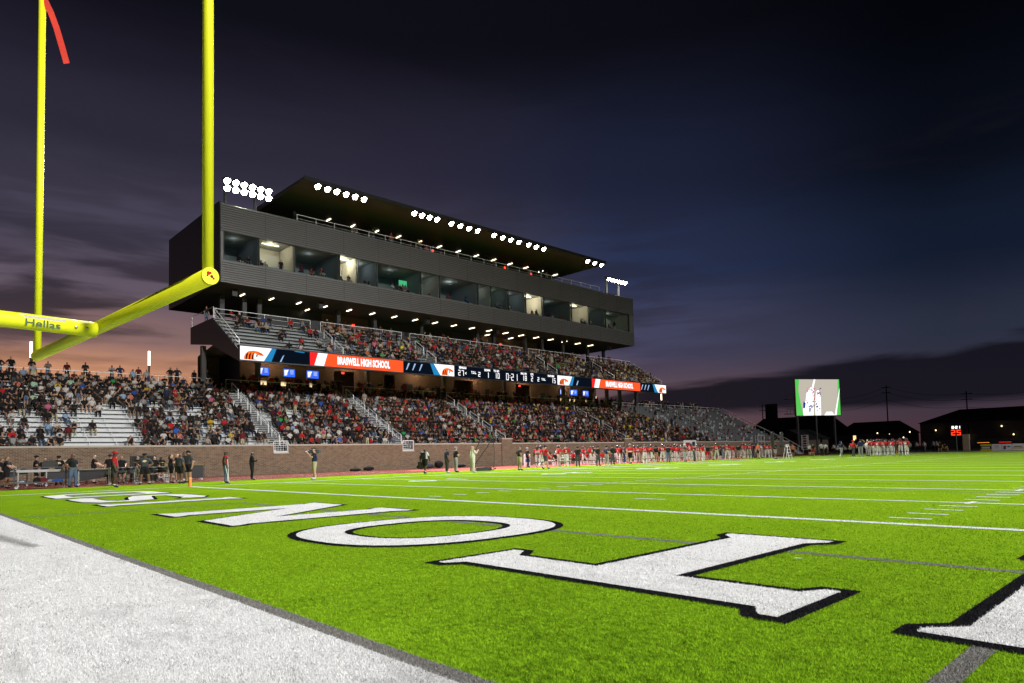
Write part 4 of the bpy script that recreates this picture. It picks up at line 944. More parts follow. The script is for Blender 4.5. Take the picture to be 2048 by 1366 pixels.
for k, (xx, yy, hh) in enumerate(UPS):
    u = thing('utility_pole', ['tall wooden utility pole right of the video board', 'wooden utility pole right of the play clock', 'wooden utility pole hidden near the video board', 'wooden utility pole above the far stand end', 'wooden utility pole at the right picture edge'][k], 'utility pole', (xx, yy, 0), group='utility poles')
    MB().tube([(0, 0, -.05), (0, 0, hh)], [.22, .14], 8).build('pole', HR, u)
    for zz in (hh - .8, hh - 2.4): MB().box((-1.3, -.08, zz), (1.3, .08, zz + .18)).build('cross_arm', HR, u)
srt = sorted(UPS)
for k in range(len(srt) - 1):
    a, b = srt[k], srt[k + 1]
    for j, dz in enumerate((.7, 2.3, 4.5)):
        m = MB(); P = []
        for t in range(9):
            f = t / 8; P.append((a[0] + (b[0] - a[0]) * f, a[1] + (b[1] - a[1]) * f - .2, a[2] - dz + (b[2] - a[2]) * f - 1.2 * math.sin(math.pi * f)))
        tag(m.tube(P, .035, 4).build('power_line', HR), '%s power line in the %s span of utility poles' % (['upper', 'middle', 'lower'][j], ORD[k]), 'cable', 'power lines')
# low equipment shed and stairs by the far end of the stand
sh = thing('shed', 'low tan equipment shed with dark roof under the video board', 'shed', (-34, 148, 0), R(-20))
MB().box((-5, 0, -.05), (5.5, 6, 3.0)).build('wall', mat('shed_wall', (.16, .13, .10), .8), sh); MB().prism([(-5.5, 3.0), (6, 3.0), (.2, 5.4)], 'y', -.5, 6.5).build('roof', HR, sh); MB().box((3, -.05, .9), (4, -.01, 2.1)).build('window', DARK, sh); MB().box((-1, -.05, 0), (.2, -.01, 2.2)).build('door', DOOR, sh)
sr = thing('entry_stairs', 'concrete stairs with white rails at the far end of the stand', 'stairs')
for k in range(10): MB().box((-21.0 - k * .38, 123.0, -.02), (-21.4 - k * .38, 125.4, .2 + k * .23)).build('step', CONC, sr)
MB().box((-24.8, 122.6, -.02), (-27.5, 125.4, 2.4)).build('landing', CONC, sr)
for yy in (123.05, 125.35):
    m = MB(); m.tube([(-21.0, yy, 1.1), (-24.8, yy, 3.4), (-27.4, yy, 3.4)], .05, 6)
    for t in range(5): m.tube([(-21.0 - t * .95, yy, .2 + t * .55), (-21.0 - t * .95, yy, 1.1 + t * .58)], .035, 5)
    m.build('handrail', WHITE, sr)
bb = thing('vertical_banner', 'tall white banner with dark lettering by the far stairs', 'banner')
MB().box((-21.6, 126.0, .8), (-20.2, 126.05, 3.6)).build('cloth', WHITE, bb)
for k, zz in enumerate((3.2, 2.75, 2.3, 1.85, 1.4, .95)): MB().box((-21.25, 125.98, zz), (-20.6, 125.99, zz + .28)).build('print', cloth(['navy', 'red', 'blk'][k % 3]), bb)

PEOPLE = [
  ('band member in black shirt and shorts reaching out to the grey cart', -11.26, 3.33, 163, 'reach', 'blk', 't', 'blk', 'shorts', 1, 'short', None, 1.78, 'drumline members in black shirts by the brick wall', None, None),
  ('band member in black shirt cut off by the picture edge', -15.23, 3.52, 163, 'stand', 'blk', 't', 'blk', 'shorts', 1, 'short', None, 1.72, 'drumline members in black shirts by the brick wall', None, None),
  ('seated-looking band member in black shirt behind the left end of the grey cart', -14.0, 5.03, 163, 'cross', 'blk', 't', 'blk', 'shorts', 1, 'short', 'cap', 1.8, 'drumline members in black shirts by the brick wall', None, 'blk'),
  ('band member in black shirt standing directly behind the grey equipment cart', -13.5, 5.37, 81, 'stand', 'blk', 't', 'blk', 'shorts', 1, 'short', None, 1.68, 'drumline members in black shirts by the brick wall', None, None),
  ('band member seen from behind with gold emblem on dark shirt beside the cart', -14.42, 6.2, -99, 'stand', 'blk', 't', 'blk', 'shorts', 1, 'short', 'cap', 1.78, 'drumline members in black shirts by the brick wall', 'emb', 'blk'),
  ('bearded man in black shirt and blue jeans leaning by the long keyboard', -7.64, 5.7, 131, 'hips', 'blk', 't', 'jean', 'long', 2, 'short', None, 1.82, 'drumline members in black shirts by the brick wall', None, None),
  ('bald man in black shirt playing behind the long keyboard', -15.0, 8.15, 163, 'reach', 'blk', 't', 'blk', 'shorts', 0, 'none', None, 1.85, 'drumline members in black shirts by the brick wall', None, None),
  ('band member in black half hidden behind the man in the red cap', -12.5, 8.51, 78, 'stand', 'blk', 't', 'blk', 'shorts', 1, 'short', 'cap', 1.78, 'drumline members in black shirts by the brick wall', None, 'blk'),
  ('man in red cap, long red shirt and grey shorts by the drums', -4.35, 6.9, 163, 'stand', 'red', 't', 'dgrey', 'shorts', 3, 'short', 'cap', 1.82, None, None, 'red'),
  ('long haired band member in black behind the small drums', -13.0, 9.21, 77, 'reach', 'blk', 't', 'blk', 'shorts', 1, 'long', None, 1.7, 'drumline members in black shirts by the brick wall', None, None),
  ('long haired band member in front of the black speaker box', -12.0, 9.85, 163, 'stand', 'blk', 't', 'blk', 'shorts', 1, 'long', None, 1.68, 'drumline members in black shirts by the brick wall', None, None),
  ('man in dark shirt with gold emblem and hand on hip by drum rack', -7.42, 9.06, 75, 'hips', 'dgrey', 't', 'blk', 'shorts', 2, 'short', 'cap', 1.75, 'drumline members in black shirts by the brick wall', 'embf', 'blk'),
  ('pale haired band member looking over the drum rack', -13.5, 11.21, 75, 'stand', 'blk', 't', 'blk', 'shorts', 0, 'short', None, 1.66, 'drumline members in black shirts by the brick wall', None, None),
  ('dark long haired band member bending at the end of the drum rack', -14.5, 11.88, -106, 'stand', 'blk', 't', 'blk', 'shorts', 1, 'long', None, 1.66, 'drumline members in black shirts by the brick wall', None, None),
  ('long haired girl in black clapping hands beside the drum rack', -8.16, 10.64, 163, 'phone', 'blk', 't', 'blk', 'shorts', 0, 'long', None, 1.7, 'drumline members in black shirts by the brick wall', None, None),
  ('fair haired band member behind the clapping girl', -10.5, 11.66, 163, 'stand', 'blk', 't', 'blk', 'shorts', 0, 'blond', None, 1.78, 'drumline members in black shirts by the brick wall', None, None),
  ('curly haired band member in dark shirt seen from behind near the pylon', -6.34, 10.57, -153, 'stand', 'dgrey', 't', 'blk', 'shorts', 2, 'short', None, 1.68, 'drumline members in black shirts by the brick wall', None, None),
  ('tall young man in dark shirt raising an arm to his cap near pylon', -7.1, 11.26, 27, 'wave', 'dgrey', 't', 'blk', 'shorts', 1, 'short', 'cap', 1.84, 'drumline members in black shirts by the brick wall', None, 'blk'),
  ('injured player in red jersey and jeans standing on crutches', -2.62, 11.7, 163, 'crutch', 'red', 's', 'jean', 'long', 3, 'short', None, 1.76, None, '52', None),
  ('security officer in black uniform with folded arms on the turf edge', -7.09, 14.92, 163, 'cross', 'blk', 'l', 'blk', 'long', 3, 'short', None, 1.75, None, None, None),
  ('cameraman in navy shirt and khaki shorts filming with shoulder camera', -2.48, 16.71, -17, 'shcam', 'navy', 't', 'khaki', 'shorts', 0, 'short', None, 1.8, None, None, None),
  ('young man in white shirt with black backpack walking beside the sideline', -2.87, 24.83, -153, 'walk', 'white', 't', 'blk', 'shorts', 3, 'short', None, 1.76, None, None, None),
  ('man in navy and white polo with grey trousers watching from sideline', -3.99, 27.54, 163, 'stand', 'navy', 't', 'dgrey', 'long', 2, 'short', None, 1.78, None, 'panel', None),
  ('man in black polo, cap and light grey trousers with arms crossed', -3.98, 28.34, 163, 'cross', 'blk', 't', 'grey', 'long', 0, 'short', 'cap', 1.82, None, None, 'grey'),
  ('man dressed all in off white filming with handheld camera beside the net', -1.89, 28.18, 163, 'phone', 'offw', 't', 'offw', 'long', 0, 'blond', None, 1.88, None, None, None),
  ('man in black shirt and khaki shorts standing on the dark sideline strip', -1.49, 32.31, 163, 'hips', 'blk', 't', 'khaki', 'shorts', 1, 'short', None, 1.78, 'coaches and staff along the home sideline', None, None),
  ('staff member in black with headset behind the khaki shorts man', -9.0, 40.45, 163, 'stand', 'blk', 't', 'navy', 'long', 1, 'short', 'cap', 1.78, 'coaches and staff along the home sideline', None, 'grey'),
  ('man in red shirt, dark cap and grey shorts striding past cooler', -1.06, 34.55, 163, 'walk', 'red', 't', 'dgrey', 'shorts', 0, 'short', 'cap', 1.82, 'coaches and staff along the home sideline', None, 'blk'),
  ('first red-jerseyed player along the home sideline, counting from the white cooler', -8.5, 41.22, -153, 'stand', 'red', 't', 'white', 'knee', 3, 'short', 'helmet', 1.89, 'home team players in red jerseys on the sideline', '88', 'helm'),
  ('second red-jerseyed player along the home sideline, counting from the white cooler', -7.0, 40.2, 163, 'walk', 'red', 't', 'white', 'knee', 3, 'short', 'helmet', 1.87, 'home team players in red jerseys on the sideline', '21', 'helm'),
  ('third red-jerseyed player along the home sideline, counting from the white cooler', -7.5, 42.97, 163, 'stand', 'red', 't', 'white', 'knee', 1, 'short', 'helmet', 1.9, 'home team players in red jerseys on the sideline', '7', 'helm'),
  ('fourth red-jerseyed player along the home sideline, counting from the white cooler', -5.5, 41.78, 42, 'walk', 'red', 't', 'white', 'knee', 2, 'short', 'helmet', 1.86, 'home team players in red jerseys on the sideline', '5', 'helm'),
  ('coach in black shirt and grey trousers with hands at his headset', -5.0, 42.72, -139, 'phone', 'blk', 't', 'dgrey', 'long', 1, 'short', 'cap', 1.76, 'coaches and staff along the home sideline', None, 'blk'),
  ('fifth red-jerseyed player along the home sideline, counting from the white cooler', -9.5, 48.73, 96, 'walk', 'red', 't', 'white', 'knee', 3, 'short', 'helmet', 1.81, 'home team players in red jerseys on the sideline', '63', 'helm'),
  ('sixth red-jerseyed player along the home sideline, counting from the white cooler', -9.0, 49.12, 96, 'stand', 'red', 't', 'white', 'knee', 3, 'short', None, 1.87, 'home team players in red jerseys on the sideline', '73', 'helm'),
  ('coach in black hoodie and dark trousers beside the white bench', -4.0, 44.24, 96, 'hips', 'blk', 't', 'dgrey', 'long', 1, 'short', 'cap', 1.76, 'coaches and staff along the home sideline', None, 'blk'),
  ('coach in navy shirt standing with legs apart in grey trousers', -4.0, 45.49, 163, 'hips', 'navy', 't', 'grey', 'long', 1, 'short', 'cap', 1.78, 'coaches and staff along the home sideline', None, 'blk'),
  ('coach in black pullover half behind the navy shirted coach', -6.0, 48.79, 96, 'hips', 'blk', 't', 'dgrey', 'long', 1, 'short', 'cap', 1.85, 'coaches and staff along the home sideline', None, 'blk'),
  ('seventh red-jerseyed player along the home sideline, counting from the white cooler', -9.0, 53.47, 131, 'stand', 'red', 't', 'white', 'knee', 3, 'short', 'helmet', 1.86, 'home team players in red jerseys on the sideline', '24', 'helm'),
  ('eighth red-jerseyed player along the home sideline, counting from the white cooler', -8.0, 52.68, 96, 'hips', 'red', 't', 'white', 'knee', 1, 'short', 'helmet', 1.82, 'home team players in red jerseys on the sideline', '55', 'helm'),
  ('staff member in navy tracksuit between two red jerseys', -7.5, 52.6, 131, 'hips', 'navy', 't', 'navy', 'long', 1, 'short', 'cap', 1.85, 'coaches and staff along the home sideline', None, 'blk'),
  ('broad man in red and white shirt and black shorts walking along sideline', -4.59, 49.7, -153, 'walk', 'red', 't', 'blk', 'shorts', 1, 'short', 'cap', 1.92, 'coaches and staff along the home sideline', 'panel2', 'grey'),
  ('ninth red-jerseyed player along the home sideline, counting from the white cooler', -9.0, 56.36, 131, 'stand', 'red', 't', 'white', 'knee', 3, 'short', 'helmet', 1.82, 'home team players in red jerseys on the sideline', '2', 'helm'),
  ('tenth red-jerseyed player along the home sideline, counting from the white cooler', -8.0, 55.61, -153, 'stand', 'red', 't', 'white', 'knee', 2, 'short', 'helmet', 1.82, 'home team players in red jerseys on the sideline', '44', 'helm'),
  ('eleventh red-jerseyed player along the home sideline, counting from the white cooler', -6.5, 54.67, 36, 'stand', 'red', 't', 'white', 'knee', 3, 'short', 'helmet', 1.85, 'home team players in red jerseys on the sideline', '21', 'helm'),
  ('staff member in grey shirt beside the thirteenth player', -8.5, 56.74, 163, 'stand', 'dgrey', 't', 'khaki', 'long', 1, 'short', 'cap', 1.86, 'coaches and staff along the home sideline', None, 'blk'),
  ('twelfth red-jerseyed player along the home sideline, counting from the white cooler', -9.0, 58.78, 163, 'stand', 'red', 't', 'white', 'knee', 1, 'short', 'helmet', 1.78, 'home team players in red jerseys on the sideline', '70', 'helm'),
  ('thirteenth red-jerseyed player along the home sideline, counting from the white cooler', -6.0, 55.16, 131, 'walk', 'red', 't', 'white', 'knee', 2, 'short', 'helmet', 1.84, 'home team players in red jerseys on the sideline', '21', 'helm'),
  ('fourteenth red-jerseyed player along the home sideline, counting from the white cooler', -7.0, 58.57, -153, 'hips', 'red', 't', 'white', 'knee', 2, 'short', 'helmet', 1.89, 'home team players in red jerseys on the sideline', '73', 'helm'),
  ('trainer in black top and beige shorts among the players', -8.5, 59.54, -145, 'cross', 'blk', 't', 'khaki', 'shorts', 1, 'short', 'cap', 1.8, 'coaches and staff along the home sideline', None, 'blk'),
  ('long haired trainer in black beside the beige shorts trainer', -9.5, 61.56, -145, 'stand', 'blk', 't', 'blk', 'shorts', 1, 'short', None, 1.77, 'coaches and staff along the home sideline', None, 'blk'),
  ('coach in black polo and blue jeans facing the field', -5.0, 56.6, -146, 'stand', 'blk', 't', 'jean', 'long', 1, 'short', 'cap', 1.76, 'coaches and staff along the home sideline', None, 'blk'),
  ('fifteenth red-jerseyed player along the home sideline, counting from the white cooler', -7.0, 60.15, 163, 'hips', 'red', 't', 'white', 'knee', 3, 'short', 'helmet', 1.85, 'home team players in red jerseys on the sideline', '55', 'helm'),
  ('sixteenth red-jerseyed player along the home sideline, counting from the white cooler', -9.0, 63.86, 96, 'stand', 'red', 't', 'white', 'knee', 3, 'short', 'helmet', 1.91, 'home team players in red jerseys on the sideline', '7', 'helm'),
  ('seventeenth red-jerseyed player along the home sideline, counting from the white cooler', -6.0, 59.86, 131, 'stand', 'red', 't', 'white', 'knee', 3, 'short', 'helmet', 1.8, 'home team players in red jerseys on the sideline', '7', 'helm'),
  ('coach in grey and black jacket with white cap on sideline', -4.5, 58.85, 96, 'cross', 'dgrey', 't', 'grey', 'long', 1, 'short', 'cap', 1.83, 'coaches and staff along the home sideline', None, 'white'),
  ('eighteenth red-jerseyed player along the home sideline, counting from the white cooler', -8.5, 64.51, 33, 'hips', 'red', 't', 'white', 'knee', 2, 'short', 'helmet', 1.79, 'home team players in red jerseys on the sideline', '63', 'helm'),
  ('nineteenth red-jerseyed player along the home sideline, counting from the white cooler', -7.0, 64.08, 163, 'hips', 'red', 't', 'white', 'knee', 3, 'short', 'helmet', 1.9, 'home team players in red jerseys on the sideline', '73', 'helm'),
  ('coach in black shirt with hand on hip in grey trousers', -5.0, 61.46, 131, 'hips', 'blk', 't', 'dgrey', 'long', 1, 'short', 'cap', 1.77, 'coaches and staff along the home sideline', None, 'blk'),
  ('twentieth red-jerseyed player along the home sideline, counting from the white cooler', -7.5, 66.24, -149, 'stand', 'red', 't', 'white', 'knee', 1, 'short', 'helmet', 1.83, 'home team players in red jerseys on the sideline', '24', 'helm'),
  ('twenty-first red-jerseyed player along the home sideline, counting from the white cooler', -5.0, 63.26, 96, 'hips', 'red', 't', 'white', 'knee', 1, 'short', 'helmet', 1.79, 'home team players in red jerseys on the sideline', '70', 'helm'),
  ('long haired girl in dark shorts near the white wall banner', -9.0, 70.92, -149, 'hips', 'blk', 't', 'red', 'shorts', 1, 'short', None, 1.77, 'coaches and staff along the home sideline', None, 'blk'),
  ('staff member in blue cap and khaki shorts before the wall banner', -7.0, 68.54, 131, 'stand', 'blk', 't', 'khaki', 'shorts', 1, 'short', 'cap', 1.77, 'coaches and staff along the home sideline', None, 'navy'),
  ('twenty-second red-jerseyed player along the home sideline, counting from the white cooler', -6.5, 68.67, -153, 'hips', 'red', 't', 'white', 'knee', 1, 'short', 'helmet', 1.91, 'home team players in red jerseys on the sideline', '52', 'helm'),
  ('coach in navy shirt and jeans right of the wall banner', -4.5, 66.59, 131, 'stand', 'navy', 't', 'jean', 'long', 1, 'short', 'cap', 1.79, 'coaches and staff along the home sideline', None, 'blk'),
  ('twenty-third red-jerseyed player along the home sideline, counting from the white cooler', -6.0, 70.16, 29, 'hips', 'red', 't', 'white', 'knee', 2, 'short', 'helmet', 1.83, 'home team players in red jerseys on the sideline', '21', 'helm'),
  ('twenty-fourth red-jerseyed player along the home sideline, counting from the white cooler', -8.0, 74.22, -151, 'walk', 'red', 't', 'white', 'knee', 3, 'short', 'helmet', 1.81, 'home team players in red jerseys on the sideline', '80', 'helm'),
  ('twenty-fifth red-jerseyed player along the home sideline, counting from the white cooler', -7.0, 76.07, 131, 'stand', 'red', 't', 'white', 'knee', 2, 'short', 'helmet', 1.89, 'home team players in red jerseys on the sideline', '55', 'helm'),
  ('twenty-sixth red-jerseyed player along the home sideline, counting from the white cooler', -9.0, 80.52, -152, 'stand', 'red', 't', 'white', 'knee', 3, 'short', 'helmet', 1.83, 'home team players in red jerseys on the sideline', '40', 'helm'),
  ('twenty-seventh red-jerseyed player along the home sideline, counting from the white cooler', -6.5, 76.51, 27, 'stand', 'red', 't', 'white', 'knee', 3, 'short', 'helmet', 1.91, 'home team players in red jerseys on the sideline', '52', 'helm'),
  ('twenty-eighth red-jerseyed player along the home sideline, counting from the white cooler', -8.0, 81.13, -153, 'hips', 'red', 't', 'white', 'knee', 2, 'short', 'helmet', 1.85, 'home team players in red jerseys on the sideline', '40', 'helm'),
  ('twenty-ninth red-jerseyed player along the home sideline, counting from the white cooler', -7.0, 79.96, 131, 'stand', 'red', 't', 'white', 'knee', 1, 'short', 'helmet', 1.82, 'home team players in red jerseys on the sideline', '88', 'helm'),
  ('girl in black top and shorts left of the white stair gate rails', -7.0, 74.71, -152, 'stand', 'blk', 't', 'grey', 'shorts', 1, 'short', None, 1.79, 'coaches and staff along the home sideline', None, 'blk'),
  ('coach in black sweater amid the players near the stair gate', -6.5, 77.4, -153, 'cross', 'blk', 't', 'dgrey', 'long', 1, 'short', 'cap', 1.85, 'coaches and staff along the home sideline', None, 'blk'),
  ('child sized helper in orange shirt among the players', -5.0, 75.73, 131, 'stand', 'orange', 't', 'blk', 'shorts', 1, 'short', None, 1.85, 'coaches and staff along the home sideline', None, 'blk'),
  ('coach in white shirt amid the last red jerseys', -7.5, 81.5, 96, 'cross', 'white', 't', 'grey', 'long', 1, 'short', 'cap', 1.8, 'coaches and staff along the home sideline', None, 'blk'),
  ('photographer in black with lens amid the last red jerseys', -8.0, 83.33, -154, 'phone', 'blk', 't', 'grey', 'shorts', 1, 'short', 'cap', 1.86, 'coaches and staff along the home sideline', None, 'blk'),
  ('thirtieth red-jerseyed player along the home sideline, counting from the white cooler', -6.5, 81.12, -153, 'hips', 'red', 't', 'white', 'knee', 3, 'short', 'helmet', 1.81, 'home team players in red jerseys on the sideline', '55', 'helm'),
  ('thirty-first red-jerseyed player along the home sideline, counting from the white cooler', -8.5, 86.07, 26, 'stand', 'red', 't', 'white', 'knee', 2, 'short', 'helmet', 1.88, 'home team players in red jerseys on the sideline', '70', 'helm'),
  ('first person of the rear row by the team benches, counting from the cooler', -11.6, 46.09, 96, 'sit', 'red', 't', 'white', 'knee', 3, 'short', 'cap', 1.82, 'rear row by the team benches', None, 'blk'),
  ('second person of the rear row by the team benches, counting from the cooler', -11.9, 47.26, 43, 'sit', 'blk', 't', 'blk', 'knee', 1, 'short', 'helmet', 1.82, 'rear row by the team benches', None, 'blk'),
  ('third person of the rear row by the team benches, counting from the cooler', -11.9, 49.8, 96, 'sit', 'red', 't', 'blk', 'knee', 3, 'short', 'helmet', 1.82, 'rear row by the team benches', None, 'blk'),
  ('fourth person of the rear row by the team benches, counting from the cooler', -11.9, 51.04, 96, 'sit', 'red', 't', 'blk', 'knee', 3, 'short', 'helmet', 1.82, 'rear row by the team benches', None, 'blk'),
  ('fifth person of the rear row by the team benches, counting from the cooler', -11.9, 51.91, 163, 'sit', 'red', 't', 'white', 'knee', 1, 'short', 'helmet', 1.82, 'rear row by the team benches', None, 'blk'),
  ('sixth person of the rear row by the team benches, counting from the cooler', -11.0, 52.04, 96, 'stand', 'blk', 't', 'white', 'knee', 2, 'short', 'helmet', 1.82, 'rear row by the team benches', None, 'blk'),
  ('seventh person of the rear row by the team benches, counting from the cooler', -11.8, 54.4, 39, 'sit', 'red', 't', 'white', 'knee', 2, 'short', None, 1.82, 'rear row by the team benches', None, 'blk'),
  ('eighth person of the rear row by the team benches, counting from the cooler', -11.9, 55.71, 163, 'sit', 'red', 't', 'blk', 'knee', 1, 'short', 'helmet', 1.82, 'rear row by the team benches', None, 'blk'),
  ('ninth person of the rear row by the team benches, counting from the cooler', -11.0, 55.6, 38, 'hips', 'blk', 't', 'white', 'knee', 2, 'short', None, 1.82, 'rear row by the team benches', None, 'blk'),
  ('tenth person of the rear row by the team benches, counting from the cooler', -11.5, 58.45, 163, 'stand', 'red', 't', 'white', 'knee', 3, 'short', 'cap', 1.82, 'rear row by the team benches', None, 'blk'),
  ('eleventh person of the rear row by the team benches, counting from the cooler', -12.0, 60.69, 163, 'sit', 'red', 't', 'blk', 'knee', 3, 'short', None, 1.82, 'rear row by the team benches', None, 'blk'),
  ('twelfth person of the rear row by the team benches, counting from the cooler', -11.2, 60.82, 96, 'stand', 'blk', 't', 'blk', 'knee', 3, 'short', None, 1.82, 'rear row by the team benches', None, 'blk'),
  ('thirteenth person of the rear row by the team benches, counting from the cooler', -11.9, 64.04, 35, 'sit', 'blk', 't', 'white', 'knee', 1, 'short', None, 1.82, 'rear row by the team benches', None, 'blk'),
  ('fourteenth person of the rear row by the team benches, counting from the cooler', -11.0, 64.94, 163, 'hips', 'blk', 't', 'white', 'knee', 1, 'short', 'helmet', 1.82, 'rear row by the team benches', None, 'blk'),
  ('fifteenth person of the rear row by the team benches, counting from the cooler', -11.9, 67.96, 33, 'sit', 'red', 't', 'blk', 'knee', 2, 'short', 'helmet', 1.82, 'rear row by the team benches', None, 'blk'),
  ('sixteenth person of the rear row by the team benches, counting from the cooler', -11.0, 67.97, 96, 'stand', 'red', 't', 'white', 'knee', 3, 'short', 'helmet', 1.82, 'rear row by the team benches', None, 'blk'),
  ('seventeenth person of the rear row by the team benches, counting from the cooler', -11.5, 70.5, 163, 'walk', 'red', 't', 'white', 'knee', 3, 'short', 'cap', 1.82, 'rear row by the team benches', None, 'blk'),
  ('eighteenth person of the rear row by the team benches, counting from the cooler', -11.4, 73.31, 31, 'stand', 'red', 't', 'white', 'knee', 3, 'short', 'cap', 1.82, 'rear row by the team benches', None, 'blk'),
  ('nineteenth person of the rear row by the team benches, counting from the cooler', -11.9, 75.33, 163, 'sit', 'red', 't', 'white', 'knee', 1, 'short', None, 1.82, 'rear row by the team benches', None, 'blk'),
  ('twentieth person of the rear row by the team benches, counting from the cooler', -11.0, 75.74, 163, 'stand', 'red', 't', 'blk', 'knee', 2, 'short', None, 1.82, 'rear row by the team benches', None, 'blk'),
  ('twenty-first person of the rear row by the team benches, counting from the cooler', -11.0, 77.47, 96, 'hips', 'blk', 't', 'blk', 'knee', 2, 'short', None, 1.82, 'rear row by the team benches', None, 'blk'),
  ('twenty-second person of the rear row by the team benches, counting from the cooler', -10.5, 79.77, 163, 'stand', 'red', 't', 'white', 'knee', 2, 'short', None, 1.82, 'rear row by the team benches', None, 'blk'),
  ('twenty-third person of the rear row by the team benches, counting from the cooler', -10.5, 81.89, 163, 'walk', 'blk', 't', 'white', 'knee', 2, 'short', 'helmet', 1.82, 'rear row by the team benches', None, 'blk'),
  ('twenty-fourth person of the rear row by the team benches, counting from the cooler', -10.8, 85.36, 96, 'stand', 'red', 't', 'white', 'knee', 2, 'short', 'helmet', 1.82, 'rear row by the team benches', None, 'blk'),
  ('twenty-fifth person of the rear row by the team benches, counting from the cooler', -10.5, 87.94, 96, 'hips', 'red', 't', 'white', 'knee', 2, 'short', 'cap', 1.82, 'rear row by the team benches', None, 'blk'),
  ('big man in black shirt and grey shorts holding two black padded poles', -1.05, 71.97, 96, 'reach', 'blk', 't', 'grey', 'shorts', 2, 'short', None, 1.85, 'coaches and staff along the home sideline', None, None),
  ('girl in black top and shorts by the far brick wall corner', -9.49, 93.61, 25, 'stand', 'blk', 't', 'blk', 'shorts', 1, 'long', None, 1.66, 'people by the far stairs', None, None),
  ('girl in orange shirt and black shorts by far brick wall corner', -7.58, 90.99, 24, 'stand', 'orange', 't', 'blk', 'shorts', 1, 'long', None, 1.68, 'people by the far stairs', None, None),
  ('girl in white shirt hugging a friend on the far track', -5.41, 91.46, 163, 'stand', 'white', 't', 'blk', 'shorts', 1, 'blond', None, 1.7, 'people by the far stairs', None, None),
  ('girl in black top and red shorts hugging a friend on far track', -4.69, 90.87, -17, 'stand', 'blk', 't', 'red', 'shorts', 1, 'long', None, 1.72, 'people by the far stairs', None, None),
  ('referee in black and white stripes standing on the far sideline', -3.42, 90.56, -158, 'stand', 'stripe', 't', 'blk', 'long', 1, 'short', 'cap', 1.82, 'game officials', None, 'blk'),
  ('second official in white and black partly behind the striped referee', -4.89, 95.55, 163, 'stand', 'white', 't', 'blk', 'long', 1, 'short', 'cap', 1.8, 'game officials', None, 'blk'),
  ('coach in navy shirt and light trousers walking toward the huddle', 2.85, 80.68, 163, 'walk', 'navy', 't', 'grey', 'long', 1, 'short', 'cap', 1.86, 'huddle of coaches and players on the far field', None, 'navy'),
  ('coach in red polo and dark trousers walking toward the huddle', 4.7, 79.3, 163, 'walk', 'red', 't', 'dgrey', 'long', 1, 'short', 'cap', 1.86, 'huddle of coaches and players on the far field', None, 'red'),
  ('coach in navy shirt with arm raised facing the huddle', 5.1, 80.48, -161, 'wave', 'navy', 't', 'grey', 'long', 1, 'short', 'cap', 1.98, 'huddle of coaches and players on the far field', None, 'navy'),
  ('official in white shirt beside the huddle', 5.42, 81.75, 163, 'stand', 'white', 't', 'grey', 'long', 1, 'short', 'cap', 1.84, 'huddle of coaches and players on the far field', None, 'blk'),
  ('player number 2 at the near edge of the huddle', 6.01, 81.27, 19, 'stand', 'red', 't', 'white', 'knee', 1, 'short', 'helmet', 1.93, 'huddle of coaches and players on the far field', '2', 'helm'),
  ('player in huddle directly behind number 2', 5.09, 85.18, 163, 'stand', 'red', 't', 'white', 'knee', 3, 'short', 'helmet', 1.93, 'huddle of coaches and players on the far field', '21', 'helm'),
  ('player in huddle between number 2 and number 70', 7.03, 80.47, 163, 'stand', 'red', 't', 'white', 'knee', 2, 'short', 'helmet', 1.93, 'huddle of coaches and players on the far field', '55', 'helm'),
  ('lineman number seventy seen from behind in the huddle', 6.93, 82.06, -162, 'stand', 'red', 't', 'white', 'knee', 3, 'short', 'helmet', 1.95, 'huddle of coaches and players on the far field', '70', 'helm'),
  ('player in huddle just right of number 70', 6.05, 85.99, -17, 'stand', 'red', 't', 'white', 'knee', 2, 'short', 'helmet', 1.93, 'huddle of coaches and players on the far field', '64', 'helm'),
  ('player at the far side of the huddle facing camera', 3.41, 95.59, 17, 'stand', 'red', 't', 'white', 'knee', 2, 'short', 'helmet', 1.93, 'huddle of coaches and players on the far field', '12', 'helm'),
  ('player in huddle left of number 73', 7.77, 82.91, 131, 'stand', 'red', 't', 'white', 'knee', 3, 'short', 'helmet', 1.93, 'huddle of coaches and players on the far field', '9', 'helm'),
  ('lineman number seventy-three seen from behind in the huddle', 8.82, 82.02, -163, 'stand', 'red', 't', 'white', 'knee', 3, 'short', 'helmet', 1.97, 'huddle of coaches and players on the far field', '73', 'helm'),
  ('rightmost player of the huddle', 9.64, 81.33, 163, 'stand', 'red', 't', 'white', 'knee', 2, 'short', 'helmet', 1.93, 'huddle of coaches and players on the far field', '50', 'helm'),
  ('first of the white shirted band members behind the huddle coaches', -15.0, 124.4, 21, 'stand', 'white', 't', 'blk', 'long', 1, 'short', None, 1.75, 'band members in white shirts behind the far end line', None, None),
  ('second of the white shirted band members behind the huddle coaches', -17.98, 133.76, 21, 'sit', 'white', 't', 'blk', 'long', 1, 'short', None, 1.75, 'band members in white shirts behind the far end line', None, None),
  ('third of the white shirted band members behind the huddle coaches', -15.29, 130.56, 20, 'sit', 'white', 't', 'blk', 'long', 1, 'short', None, 1.75, 'band members in white shirts behind the far end line', None, None),
  ('fourth of the white shirted band members behind the huddle coaches', -13.86, 128.85, 20, 'sit', 'white', 't', 'blk', 'long', 1, 'short', None, 1.75, 'band members in white shirts behind the far end line', None, None),
  ('fifth of the white shirted band members behind the huddle coaches', -13.9, 131.92, 20, 'stand', 'white', 't', 'blk', 'long', 1, 'short', None, 1.75, 'band members in white shirts behind the far end line', None, None),
  ('sixth of the white shirted band members behind the huddle coaches', -11.42, 128.88, 19, 'stand', 'white', 't', 'blk', 'long', 1, 'short', None, 1.75, 'band members in white shirts behind the far end line', None, None),
